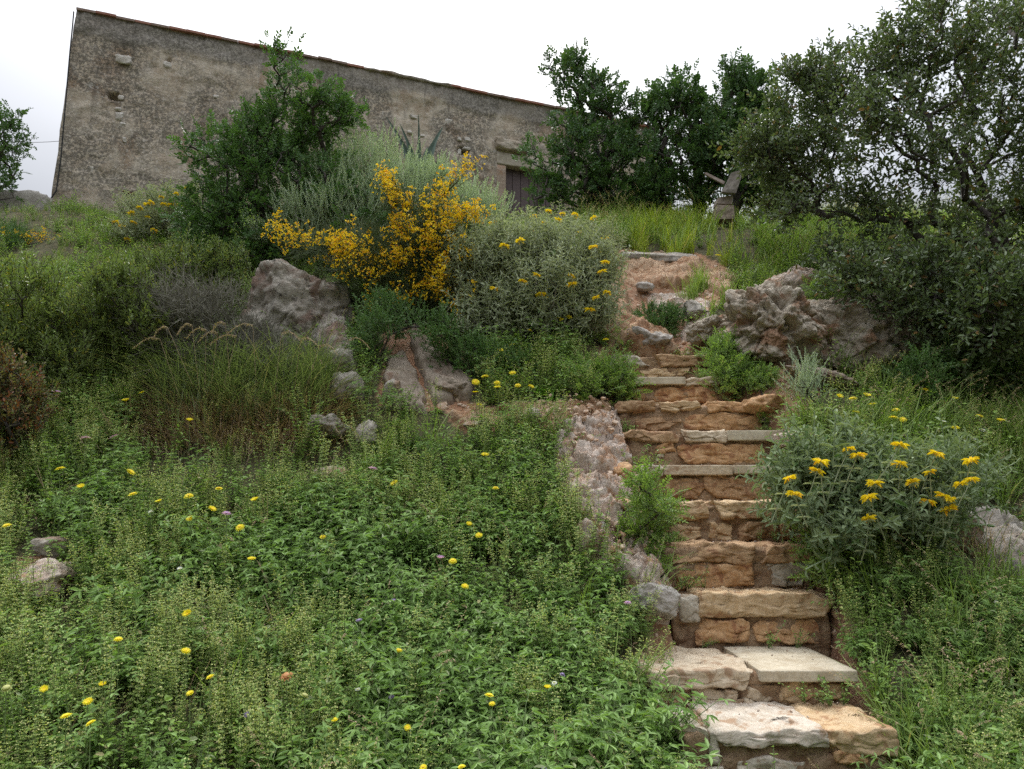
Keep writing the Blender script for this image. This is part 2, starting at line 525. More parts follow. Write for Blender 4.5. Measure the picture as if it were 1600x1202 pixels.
MT['pinkrock'] = rockmat('pink_breccia', (0.50, 0.365, 0.27), (0.68, 0.58, 0.49), (0.46, 0.25, 0.13), (0.27, 0.19, 0.14), 2.8, 0.6, 0.5, 0.9, 0.2)
MT['brownrock'] = rockmat('brown_rock', (0.24, 0.185, 0.135), (0.35, 0.29, 0.225), (0.20, 0.12, 0.08), (0.10, 0.085, 0.06), 1.6, 0.4, 0.4, 0.7, 0.3)
MT['rubble'] = rockmat('mixed_rubble', (0.46, 0.31, 0.20), (0.62, 0.50, 0.39), (0.48, 0.25, 0.12), (0.28, 0.19, 0.13), 6.0, 0.6, 0.5, 0.4, 0.2)
MT['whiterock'] = rockmat('white_limestone', (0.346, 0.302, 0.259), (0.446, 0.410, 0.360), (0.288, 0.180, 0.108), (0.180, 0.144, 0.115), 2.5, 0.35, 0.6, 0.6, 0.2)
MT['orangerock'] = rockmat('orange_bank_rock', (0.45, 0.26, 0.135), (0.58, 0.42, 0.28), (0.259, 0.115, 0.050), (0.115, 0.079, 0.050), 2.6, 0.75, 0.4, 1.0, 0.3)
# masonry stones
MT['st_brown'] = rockmat('brown_step_stone', (0.36, 0.215, 0.11), (0.50, 0.335, 0.195), (0.241, 0.119, 0.061), (0.082, 0.053, 0.035), 4, 0.5, 0.4, 0.5, 0.3)
MT['st_orange'] = rockmat('orange_step_stone', (0.46, 0.25, 0.11), (0.60, 0.385, 0.21), (0.271, 0.112, 0.055), (0.122, 0.072, 0.043), 4, 0.5, 0.4, 0.5, 0.25)
MT['st_ochre'] = rockmat('ochre_step_stone', (0.48, 0.32, 0.165), (0.62, 0.46, 0.285), (0.338, 0.173, 0.086), (0.139, 0.089, 0.053), 4, 0.45, 0.5, 0.5, 0.2)
MT['st_buff'] = rockmat('buff_step_stone', (0.45, 0.35, 0.235), (0.58, 0.48, 0.35), (0.310, 0.187, 0.108), (0.167, 0.124, 0.088), 4, 0.4, 0.5, 0.4, 0.2)
MT['st_pale'] = rockmat('pale_step_stone', (0.45, 0.375, 0.285), (0.57, 0.50, 0.41), (0.324, 0.194, 0.108), (0.216, 0.144, 0.094), 3.5, 0.4, 0.55, 0.4, 0.15)
MT['st_grey'] = rockmat('grey_step_stone', (0.36, 0.31, 0.235), (0.47, 0.42, 0.34), (0.272, 0.178, 0.113), (0.143, 0.115, 0.093), 4, 0.35, 0.5, 0.4, 0.2)
MT['st_slab'] = rockmat('sawn_cream_slab', (0.44, 0.37, 0.26), (0.54, 0.475, 0.36), (0.374, 0.302, 0.202), (0.317, 0.266, 0.194), 2.6, 0.5, 0.6, 0.25, 0.35)
MT['mortar'] = rockmat('brown_mortar', (0.40, 0.255, 0.145), (0.52, 0.365, 0.23), (0.282, 0.157, 0.086), (0.138, 0.093, 0.063), 5, 0.5, 0.5, 0.9, 0.3)

# ------------------------------------------------------------------ ground
def make_ground():
    def axis(lo, hi, c0, c1, s):
        a = [c0]
        while a[-1] < c1: a.append(a[-1] + s)
        st = s
        b = [a[-1]]
        while b[-1] < hi:
            st *= 1.35; b.append(b[-1] + st)
        st = s; c = [a[0]]
        while c[-1] > lo:
            st *= 1.35; c.append(c[-1] - st)
        return np.array(c[::-1][:-1] + a + b[1:])
    xs = axis(-600, 600, -6.5, 6.5, 0.032)
    ys = axis(-200, 1100, 2.0, 9.5, 0.03)
    X, Yg = np.meshgrid(xs, ys)
    Z = T(X, Yg)
    nx, ny = len(xs), len(ys)
    V = np.stack([X, Yg, Z], -1).reshape(-1, 3)
    i = np.arange(nx - 1)[None] + np.arange(ny - 1)[:, None] * nx
    Q = np.stack([i, i + 1, i + nx + 1, i + nx], -1).reshape(-1, 4)
    g = Geo(); g.add(V, Q, 0, 0.5)
    m, nt = mat_new('soil')
    n = N(nt)
    geo = n('ShaderNodeNewGeometry')
    P = geo.outputs['Position']
    sp = n('ShaderNodeSeparateXYZ'); n.l(P, sp.inputs[0])
    a = n.noise(P, 1.7, 5, 0.6); b = n.noise(P, 14, 6, 0.7); f = n.noise(P, 70, 4, 0.7)
    c = n.mix(n.step(a, 0.35, 0.65), (0.34, 0.175, 0.095), (0.44, 0.28, 0.18))
    c = n.mix(n.step(b, 0.4, 0.7), c, (0.30, 0.15, 0.085))
    c = n.mix(n.math('MULTIPLY', n.step(f, 0.55, 0.7), 0.6), c, (0.42, 0.33, 0.25))
    # leaf litter and turf on the overgrown parts, ochre bank above the steps
    ab = n('ShaderNodeAttribute', attribute_name='bare')
    c = n.mix(ab.outputs['Fac'], n.mix(n.step(b, 0.35, 0.65), (0.055, 0.060, 0.028), (0.12, 0.10, 0.055)), c)
    p = n('ShaderNodeBsdfPrincipled'); n.l(c, p.inputs['Base Color']); p.inputs['Roughness'].default_value = 0.95
    p.inputs['Specular IOR Level'].default_value = 0.15
    bp = n('ShaderNodeBump'); bp.inputs['Strength'].default_value = 0.8; bp.inputs['Distance'].default_value = 0.03
    n.l(n.math('ADD', b, n.math('MULTIPLY', f, 0.5)), bp.inputs['Height']); n.l(bp.outputs[0], p.inputs['Normal'])
    o = n('ShaderNodeOutputMaterial'); n.l(p.outputs[0], o.inputs[0])
    go = obj('hillside_ground', g, [m], None, True)
    tag(go, kind='structure')
    px, py = proj(V[:, 0], V[:, 1], V[:, 2])
    bare = bare_w(px, py, V[:, 0], V[:, 1])
    at_ = go.data.attributes.new('bare', 'FLOAT', 'POINT')
    at_.data.foreach_set('value', np.clip(bare, 0, 1).astype(np.float32))
    return go

def inpoly(px, py, poly):
    inside = np.zeros(px.shape, bool)
    n = len(poly); j = n - 1
    for i in range(n):
        xi, yi = poly[i]; xj, yj = poly[j]
        c = ((yi > py) != (yj > py)) & (px < (xj - xi) * (py - yi) / (yj - yi + 1e-9) + xi)
        inside ^= c
        j = i
    return inside
BARE = [[(885, 645), (1000, 632), (1015, 700), (1005, 760), (1025, 850), (1070, 970), (1020, 975), (960, 900), (915, 820), (885, 740)],
        [(925, 440), (955, 398), (1105, 398), (1165, 440), (1130, 470), (1100, 500), (1100, 560), (950, 560), (925, 500)],
        [(1165, 570), (1235, 560), (1290, 610), (1240, 660), (1190, 650)],
        [(600, 510), (680, 510), (740, 600), (720, 650), (590, 630)],
        [(690, 640), (870, 628), (890, 680), (730, 676)],
        [(1500, 810), (1600, 820), (1600, 900), (1540, 890)],
        [(20, 870), (95, 870), (95, 935), (15, 940)]]
CLEAR = [[(585, 515), (690, 500), (760, 600), (760, 690), (585, 700)], [(380, 440), (540, 430), (600, 560), (610, 720), (490, 720), (380, 560)],
         [(1090, 470), (1300, 430), (1500, 470), (1500, 640), (1260, 660), (1090, 560)], [(900, 425), (1120, 425), (1160, 480), (1110, 580), (900, 580)],
         [(1085, 325), (1185, 325), (1185, 405), (1085, 405)], [(-60, 300), (90, 300), (90, 420), (-60, 420)],
         [(10, 830), (120, 830), (130, 970), (0, 980)], [(1450, 790), (1650, 790), (1650, 960), (1480, 930)],
         [(870, 630), (1010, 630), (1090, 960), (1080, 1010), (990, 980), (910, 850)], [(215, 590), (540, 590), (560, 790), (215, 790)]]
def clear_w(px, py):
    w = np.zeros(px.shape)
    n1 = 30 * perlin(np.stack([px / 40, py / 40, px * 0 + 4], -1), 4)
    for poly in CLEAR:
        w = np.maximum(w, inpoly(px + n1, py + n1, poly) * 1.0)
    return w
def bare_w(px, py, x, y):
    w = np.zeros(px.shape)
    n1 = 22 * perlin(np.stack([px / 40, py / 40, px * 0], -1), 4)
    n2 = 22 * perlin(np.stack([px / 40, py / 40, px * 0 + 9], -1), 4)
    for poly in BARE:
        w = np.maximum(w, inpoly(px + n1, py + n2, poly) * 1.0)
    w = np.maximum(w, stairmask(x, y, 0.06))
    return w * (y > 1.5) * (y < 11)
make_ground()

# ------------------------------------------------------------------ rocks
_cs = {}
def cubesphere(n):
    if n in _cs:
        return _cs[n]
    t = np.linspace(-1, 1, n + 1)
    A, B = np.meshgrid(t, t)
    o = np.ones_like(A)
    faces = [(A, B, o), (-A, B, -o), (o, A, B), (-o, -A, B), (-A, o, B), (A, -o, B)]
    V, Q = [], []
    i = np.arange(n)[None] + np.arange(n)[:, None] * (n + 1)
    for k, (a, b, c) in enumerate(faces):
        V.append(np.stack([a, b, c], -1).reshape(-1, 3))
        Q.append(np.stack([i, i + 1, i + n + 2, i + n + 1], -1).reshape(-1, 4) + k * (n + 1) ** 2)
    V = np.concatenate(V); Q = np.concatenate(Q)
    key = np.round(V * 1e4).astype(np.int64)
    _, idx, inv = np.unique(key, axis=0, return_index=True, return_inverse=True)
    _cs[n] = (V[idx], inv.reshape(-1)[Q])
    return _cs[n]
def rot3(rx, ry, rz):
    return np.array(Euler((rx, ry, rz)).to_matrix())
def rock_geo(c, size, seed, n=24, rot=(0, 0, 0), rough=1.0, facets=7, pits=0.0, boxy=0.4, holes=()):
    C, Q = cubesphere(n)
    S = norm(C)
    V = S * (1 - boxy) + C * boxy * 0.8
    rs = np.random.default_rng(seed)
    V = V * (1 + rough * 0.28 * fbm(S * 1.1 + seed, seed, 2))[:, None]
    for k in range(facets):
        nk = norm(rs.normal(size=3)); h = rs.uniform(0.55, 0.85)
        d = V @ nk
        V = V - np.maximum(0, d - h)[:, None] * nk * 0.8
    sz = np.array(size)
    W_ = V * sz
    sc = 1.0 / max(0.12, sz.mean())
    d = rough * (0.13 * fbm(W_ * sc * 2.2 + seed, seed + 3, 5, g=0.55))
    rid = 1 - np.abs(perlin(W_ * sc * 2.6 + 7.7 + seed, seed + 8)) * 4
    d = d - rough * 0.05 * np.clip(rid, 0, 1) ** 2
    wp = W_ * sc + .12 * fbm(W_ * sc * 2 + 3, seed + 31, 3)[:, None]
    if n >= 20:
        bh, be = cells(wp * 1.7 + seed, seed + 40)
        d = d + rough * (.055 * bh - .03 * (1 - sstep(0, .10, be)))
        bh, be = cells(wp * 4.3 + seed, seed + 41)
        d = d + rough * (.018 * bh - .012 * (1 - sstep(0, .12, be)))
    if pits:
        pn = perlin(W_ * sc * 2.4 + 1.3, seed + 5)
        pn2 = perlin(W_ * sc * 5.5 + 4.3, seed + 6)
        d = d - pits * (sstep(0.14, 0.36, pn) * 0.55 + sstep(0.12, 0.4, pn2) * 0.2) + pits * 0.15 * np.abs(perlin(W_ * sc * 5, seed + 9))
    V = W_ + S * (d * sz.mean())[:, None]
    for (hx, hz, hr) in holes:
        q = np.hypot(S[:, 0] - hx, (S[:, 2] - hz) * 0.8) + 0.10 * perlin(S * 6, seed + 12)
        V[:, 1] += np.where(S[:, 1] < 0, (1 - sstep(hr * 0.55, hr * 1.1, q)) * sz[1] * 0.9, 0)
    V = V @ rot3(*rot).T + np.array(c)
    g = Geo(); g.add(V, Q, 0, rs.random())
    return g
def put_rock(name, label, px, py, wpx, hpx, mat, seed, depth=None, sink=0.25, cat='rock', **k):
    """a rock seen at (px,py), wpx by hpx pixels; it sits in the hillside"""
    b = hit(px, py + hpx * 0.30)
    Y = b[1] if k.get('Y') is None else k['Y']
    k.pop('Y', None)
    c = at(px, py, Y)
    Y = Y - 0.10
    c = at(px, py, Y)
    sx = wpx / FPX * Y * 0.5 * 1.16; sz = hpx / FPX * Y * 0.5 * 1.26
    sy = depth if depth else max(0.7 * sx, 0.8 * sz)
    o = obj(name, rock_geo((0, 0, 0), (sx, sy, sz), seed, **k), [MT[mat]], None, True, loc=Vector((c[0], Y + sy * (0.5 - sink), c[2])))
    tag(o, label, cat)
    return o

# ------------------------------------------------------------------ the stone building on the crest
BA = np.array([-8.26, 12.0]); BD = norm(np.array([0.94, 0.34])); BN = np.array([BD[1], -BD[0]])   # corner, run, outward
B_TOP = 9.30 + EYE - 0.0
def wall_at(px, py):
    a, b = ray(px, py)
    den = a * BN[0] + BN[1]
    Y = (BA @ BN) / den
    return (np.array([a * Y, Y]) - BA) @ BD, EYE + b * Y          # run, height
def wpt(t, z, out=0.0):
    return np.array([BA[0] + BD[0] * t + BN[0] * out, BA[1] + BD[1] * t + BN[1] * out, z])
wall_len = 12.6
def box_geo(c, half, F=None, m=0, r=0.5):
    C, Q = cubesphere(1)
    V = C * np.array(half)
    if F is not None: V = V @ np.asarray(F).T
    g = Geo(); g.add(V + np.array(c), Q, m, r)
    return g
BF = np.stack([np.array([BD[0], BD[1], 0]), np.array([-BN[0], -BN[1], 0]), np.array([0, 0, 1.0])], -1)
def wallbox(x0, x1, y0, y1, out0, out1, n=6, amp=0.01, seed=1, rr=0.02, facet=0):
    """block seen between two picture corners on the wall face, from out0 to out1 in front of it"""
    t0, z1 = wall_at(x0, y0); t1, _ = wall_at(x1, y0); _, z0 = wall_at(x0, y1)
    g = rbox(((t1 - t0) / 2, abs(out1 - out0) / 2, (z1 - z0) / 2), n, rr, amp, seed, facet)
    V, Q, Mi, Rv = g.arr()
    V = V @ BF.T + wpt((t0 + t1) / 2, (z0 + z1) / 2, (out0 + out1) / 2)
    g2 = Geo(); g2.add(V, Q, 0, Rv)
    return g2
def rbox(half, n=10, rr=0.02, amp=0.01, seed=1, facet=0, freq=1.0, taper=0.0):
    half = np.array(half)
    C, Q = cubesphere(n)
    V = C * half
    rr = min(rr, half.min() * 0.9)
    inner = np.clip(V, -(half - rr), half - rr)
    d = V - inner
    V = inner + norm(d) * np.minimum(np.linalg.norm(d, axis=1, keepdims=True), rr)
    rs = np.random.default_rng(seed)
    if taper:
        V[:, 2] *= 1 + taper * rs.uniform(-1, 1) * V[:, 0] / half[0]
        V[:, 0] += taper * rs.uniform(-1, 1) * V[:, 2]
    for k in range(facet):
        nk = norm(rs.normal(size=3) * np.array([1, 0.6, 1])); h = 0.90 * np.abs(nk * half).sum() * rs.uniform(0.72, 0.95)
        dd = V @ nk
        V = V - np.maximum(0, dd - h)[:, None] * nk
    if amp:
        q = V * freq
        dv = np.stack([fbm(q * 9 + seed, seed + 1, 4), fbm(q * 9 + seed, seed + 2, 4), fbm(q * 9 + seed, seed + 3, 4)], -1)
        lay = perlin(q * np.array([4, 4, 28]) + seed, seed + 4)
        V = V + dv * amp * 1.5
        if n >= 12:
            bh, be = cells((q + dv * .02) * np.array([9, 9, 15]) + seed, seed + 7)
            mv = amp * (.75 * bh - .35 * (1 - sstep(0, .14, be)))
            V[:, 1] -= mv * 1.1; V[:, 2] += mv * .45 * np.sign(inner[:, 2])
    g = Geo(); g.add(V, Q, 0, rs.random())
    return g

def make_building():
    b0 = wpt(0, T(BA[0], BA[1]))
    B = empty('stone_building', b0, 'long rendered stone building with lichen-stained wall on the crest of the hill', 'building')
    ts = np.arange(0, wall_len + 0.01, 0.045)
    zs = np.linspace(B_TOP - 5.4, B_TOP, 125)
    tt, zz = np.meshgrid(ts, zs)
    p = np.stack([tt, zz, tt * 0], -1)
    out = 0.05 * perlin(p * 0.6, 31) + 0.022 * fbm(p * 2.2, 33, 4)
    loss = fbm(p * 1.5, 41, 5, g=0.6)
    out = out - 0.018 * sstep(0.08, 0.16, loss) + 0.010 * fbm(p * 12, 45, 2)
    chip = perlin(p * 5.5, 51)
    out = out - 0.02 * sstep(0.33, 0.42, chip)
    band = sstep(B_TOP - 0.55, B_TOP - 0.40, zz + 0.06 * perlin(p * 1.5, 61))
    out = out + 0.022 * band
    # batter and the leaning corner
    out = out + 0.012 * (B_TOP - zz)
    tt2 = tt.copy()
    low = np.clip((B_TOP - zz) / 4.5, 0, 1)
    tt2[:, 0] -= 0.02 * low[:, 0]
    tt2[:, :3] += 0.04 * perlin(p[:, :3] * np.array([0, 1.3, 0]) + 3.3, 65)
    for (hx, hy, rw, rh, dp_) in [(180, 152, .11, .07, .16), (264, 95, .06, .05, .10), (724, 237, .13, .09, .16), (206, 306, .13, .04, .10), (700, 205, .05, .04, .05), (338, 120, .04, .03, .05)]:
        t0, z0 = wall_at(hx, hy)
        rr = np.hypot((tt - t0) / rw, (zz - z0) / rh) + 0.35 * perlin(p * 9, 71)
        out = out - dp_ * (1 - sstep(0.7, 1.15, rr))
    (tj0, zj1), (tj1, _), (_, zj0) = wall_at(789, 257), wall_at(872, 257), wall_at(789, 350)
    inside = (tt > tj0) & (tt < tj1) & (zz < zj1)
    out = np.where(inside, -0.28, out)
    V = np.stack([BA[0] + BD[0] * tt2 + BN[0] * out, BA[1] + BD[1] * tt2 + BN[1] * out, zz], -1).reshape(-1, 3)
    nx, ny = len(ts), len(zs)
    i = np.arange(nx - 1)[None] + np.arange(ny - 1)[:, None] * nx
    Q = np.stack([i, i + 1, i + nx + 1, i + nx], -1).reshape(-1, 4)
    g = Geo(); g.add(V, Q, 0, 0.5)
    # returns: left side, right side, back, roof slab
    Vf = V.reshape(ny, nx, 3)
    back = -5.0
    for col in (0, -1):
        e = Vf[:, col]
        f = e + np.array([BN[0], BN[1], 0]) * back
        Q2 = [(k, k + 1, ny + k + 1, ny + k) for k in range(ny - 1)]
        if col == 0: Q2 = [q[::-1] for q in Q2]
        g.add(np.concatenate([e, f]), Q2, 0, 0.5)
    f0, f1 = Vf[0, 0] + np.array([*(BN * back), 0]), Vf[0, -1] + np.array([*(BN * back), 0])
    h = np.array([0, 0, 5.4])
    g.add(np.array([f0, f1, f1 + h, f0 + h]), [(0, 1, 2, 3)], 0, .5)
    e = Vf[-1]
    f = e + np.array([BN[0], BN[1], 0]) * back
    g.add(np.concatenate([e, f]), [(k, k + 1, nx + k + 1, nx + k) for k in range(nx - 1)], 0, .5)
    m, nt = mat_new('lichened_render')
    n = N(nt)
    geo = n('ShaderNodeNewGeometry'); P = geo.outputs['Position']
    def off(v):
        o = n('ShaderNodeVectorMath', operation='ADD'); o.inputs[1].default_value = v; n.l(P, o.inputs[0]); return o.outputs[0]
    sp = n('ShaderNodeSeparateXYZ'); n.l(P, sp.inputs[0])
    big = n.noise(P, 0.62, 6, 0.55, 0.6)
    med = n.noise(off((9, 2, 4)), 3.2, 7, 0.7, 0.4)
    spk = n.noise(off((3, 7, 1)), 20, 6, 0.75)
    spk2 = n.noise(off((13, 7, 1)), 21, 5, 0.75)
    pal = n.noise(off((1, 17, 6)), 1.9, 6, 0.6, 0.8)
    ora = n.noise(off((5, 3, 26)), 1.3, 5, 0.6, 0.6)
    c = n.mix(n.step(med, 0.35, 0.65), (0.45, 0.365, 0.27), (0.64, 0.56, 0.45))
    c = n.mix(n.math('MULTIPLY', n.step(ora, 0.54, 0.66), 0.6), c, (0.30, 0.19, 0.115))
    zl = n.math('MULTIPLY_ADD', sp.outputs[2], 1.0, n.math('MULTIPLY', med, 1.0))
    foot = n.step(zl, 8.3, 7.0)
    c = n.mix(n.math('MULTIPLY', foot, 0.55), c, (0.38, 0.27, 0.18))
    dk = n.math('MULTIPLY_ADD', n.step(big, 0.42, 0.55), 0.88, 0.12)
    dkm = n.math('MULTIPLY', n.math('MULTIPLY', dk, n.step(spk, 0.42, 0.53)), n.math('SUBTRACT', 1.0, n.math('MULTIPLY', foot, 0.75)))
    c = n.mix(n.math('MULTIPLY', dkm, 0.74), c, (0.090, 0.082, 0.070))
    c = n.mix(n.math('MULTIPLY', n.step(med, 0.50, 0.66), n.math('MULTIPLY', dk, 0.5)), c, (0.15, 0.13, 0.105))
    lt = n.math('MULTIPLY', n.step(spk2, 0.56, 0.61), n.math('MULTIPLY_ADD', n.step(big, .7, .4), 0.5, 0.45))
    c = n.mix(lt, c, (0.56, 0.51, 0.44))
    c = n.mix(n.math('MULTIPLY', n.step(pal, 0.665, 0.69), 0.8), c, (0.46, 0.43, 0.39))
    # grey cement band below the coping
    top = n.math('ADD', sp.outputs[2], n.math('MULTIPLY', big, 0.7))
    bandw = n.step(top, B_TOP - 0.18, B_TOP + 0.02)
    c = n.mix(n.math('MULTIPLY', bandw, 0.7), c, n.mix(n.step(spk, 0.4, 0.6), (0.30, 0.285, 0.26), (0.165, 0.15, 0.13)))
    stm = n('ShaderNodeMapping'); stm.inputs['Scale'].default_value = (5, 5, 0.55); n.l(P, stm.inputs[0])
    strk = n.noise(stm.outputs[0], 1.6, 5, 0.65, 0.3)
    c = n.mix(n.math('MULTIPLY', n.step(strk, 0.52, 0.72), n.math('MULTIPLY', n.step(sp.outputs[2], B_TOP - 3.6, B_TOP - 0.6), 0.6)), c, (0.095, 0.085, 0.072))
    p = n('ShaderNodeBsdfPrincipled'); n.l(c, p.inputs['Base Color']); p.inputs['Roughness'].default_value = 0.92
    p.inputs['Specular IOR Level'].default_value = 0.15
    bp = n('ShaderNodeBump'); bp.inputs['Strength'].default_value = 0.7; bp.inputs['Distance'].default_value = 0.04
    n.l(n.math('ADD', med, n.math('MULTIPLY', spk, 0.9)), bp.inputs['Height']); n.l(bp.outputs[0], p.inputs['Normal'])
    o = n('ShaderNodeOutputMaterial'); n.l(p.outputs[0], o.inputs[0])
    MT['render'] = m
    obj('wall', g, [m], B, True)
    # coping of thin red tiles
    tile_m = [plain('coping_tile', (0.27, 0.115, 0.080), (0.36, 0.19, 0.14), 12, 0.85, 0.2), plain('weathered_coping_tile', (0.20, 0.13, 0.10), (0.30, 0.23, 0.19), 14, 0.85, 0.2)]
    ta, _ = wall_at(592, 113); tb, _ = wall_at(692, 133)
    base = None
    t = 0.02
    k = 0
    while t < wall_len - 0.1:
        L = R.uniform(0.27, 0.36)
        mid = t + L / 2
        if not (ta < mid < tb):
            g = rbox((L / 2 + 0.001, 0.17, 0.026), 2, 0.006, 0.002, 100 + k)
            V, Q, Mi, Rv = g.arr()
            V = V @ (BF @ rot3(R.normal(0, .01), R.normal(0, .008), R.normal(0, .006))).T + wpt(mid, B_TOP + 0.024 + R.normal(0, .005), -0.10 + R.normal(0, .01))
            g = Geo(); g.add(V, Q, 0, 0.5)
            obj('tile', g, [tile_m[int(R.random() < 0.35)]], B)
        t += L; k += 1
    g = rbox(((tb - ta) / 2 + 0.25, 0.17, 0.035), 14, 0.02, 0.02, 77)
    V, Q, Mi, Rv = g.arr()
    V = V @ BF.T + wpt((ta + tb) / 2, B_TOP + 0.02, -0.10)
    g = Geo(); g.add(V, Q, 0, 0.5)
    obj('mortar_capping', g, [MT['limestone']], B, True)
    # window: hood, lintel, jamb, shutters
    obj('window_hood', wallbox(773, 824, 217, 234, -0.05, 0.15, 12, 0.02, 5, 0.04), [m], B, True)
    pale = plain('pale_lintel', (0.36, 0.31, 0.235), (0.46, 0.41, 0.33), 9, 0.9, 0.4)
    obj('lintel', wallbox(776, 874, 238, 257, -0.12, 0.055, 10, 0.008, 6, 0.015), [pale], B, True)
    obj('jamb', wallbox(775, 790, 258, 352, -0.2, 0.045, 10, 0.01, 7, 0.02), [rockmat('jamb_stone', (0.30, 0.22, 0.16), (0.40, 0.32, 0.25), (0.33, 0.2, 0.12), (0.2, .15, .11), 3, .4, .5, .5, .2)], B, True)
    sh = plain('purple_brown_shutter', (0.085, 0.058, 0.056), (0.12, 0.088, 0.084), 25, 0.6, 0.15)
    x0 = 790.5
    for i in range(6):
        x1 = x0 + 13
        o = obj('shutter_board', wallbox(x0, x1 - 0.7, 258, 350, -0.16, -0.11, 2, 0.0, 8, 0.004), [sh], B)
        x0 = x1
    # loose stones showing where the render has fallen
    wm = rockmat('wall_stone', (0.48, 0.44, 0.38), (0.62, 0.58, 0.52), (0.3, .22, .15), (0.2, .18, .15), 3, .2, .5, .5, .2)
    for j, (a, b, w, h) in enumerate([(189, 152, 9, 7), (186, 170, 10, 8), (188, 182, 14, 14), (193, 196, 10, 10), (262, 101, 12, 10), (195, 92, 28, 14),
                                      (718, 238, 7, 10), (730, 231, 17, 6), (733, 243, 8, 6), (700, 190, 18, 12), (143, 266, 11, 12), (196, 220, 8, 9), (647, 182, 14, 7),
                                      (718, 217, 8, 8), (730, 218, 9, 8), (640, 206, 9, 6), (660, 212, 8, 5), (338, 151, 9, 7)]):
        o = obj('wall_stone', wallbox(a - w / 2, a + w / 2, b - h / 2, b + h / 2, -0.05, 0.026 + 0.010 * (j % 3), 10, 0.02, 20 + j, 0.04, facet=6), [wm], B, True)
    # black cable down the leaning corner
    P = [wpt(*wall_at(x, y), 0.07) + np.array([0.02, 0, 0]) for x, y in [(115, 22), (113, 45), (109, 85), (106, 120), (100, 190), (95, 250), (88, 300), (80, 312), (76, 330), (76, 352)]]
    obj('cable', tube(P, 0.012, 5), [plain('black_cable', (0.02, 0.02, 0.02), (0.035, 0.035, 0.035))], B)
    # spout of rusted iron in the low hole, thin mast on the roof, lump on the coping
    tz = wall_at(206, 305)
    obj('rusty_spout', tube([wpt(tz[0] - 0.14, tz[1] + 0.01, 0.10), wpt(tz[0] + 0.16, tz[1] - 0.01, 0.02)], 0.018, 6), [plain('rusty_iron', (0.09, 0.04, 0.02), (0.17, 0.08, 0.04))], B)
    tz = wall_at(731, 142)
    obj('roof_spike', tube([wpt(tz[0], B_TOP, -0.4), wpt(tz[0], B_TOP + 0.26, -0.4)], 0.02, 5), [plain('grey_iron', (0.12, 0.11, 0.10), (0.2, 0.18, 0.16))], B)
    tz = wall_at(598, 116)
    g = rock_geo(wpt(tz[0], B_TOP + 0.05, -0.08), (0.13, 0.12, 0.07), 9, 8)
    obj('coping_stone', g, [MT['limestone']], B, True)
    return B
make_building()

# low field wall to the left of the building
a = at(-60, 304, 11.6); b = at(72, 308, 11.6)
g = rbox(((b[0] - a[0]) / 2, 0.2, 0.55), 16, 0.04, 0.03, 91)
o = obj('low_wall', g, [rockmat('grey_render', (0.34, 0.31, 0.27), (0.46, 0.43, 0.38), (0.22, .19, .15), (0.12, .11, .1), 1, .3, .5, .6, .3)], None, True,
        loc=Vector(((a[0] + b[0]) / 2, 11.6, a[2] - 0.55)))
tag(o, 'low grey rendered wall beside the foot of the building corner', 'wall')
w0, w1 = at(-60, 211, 13.5), at(110, 219, 12.6)
P = [w0 + (w1 - w0) * s + np.array([0, 0, -0.10 * 4 * s * (1 - s)]) for s in np.linspace(0, 1, 12)]
o = obj('overhead_wire', tube(P, 0.006, 4), [plain('wire_grey', (0.1, 0.1, 0.1), (0.15, 0.15, 0.15))])
tag(o, 'thin overhead wire running left from the building corner', 'wire')

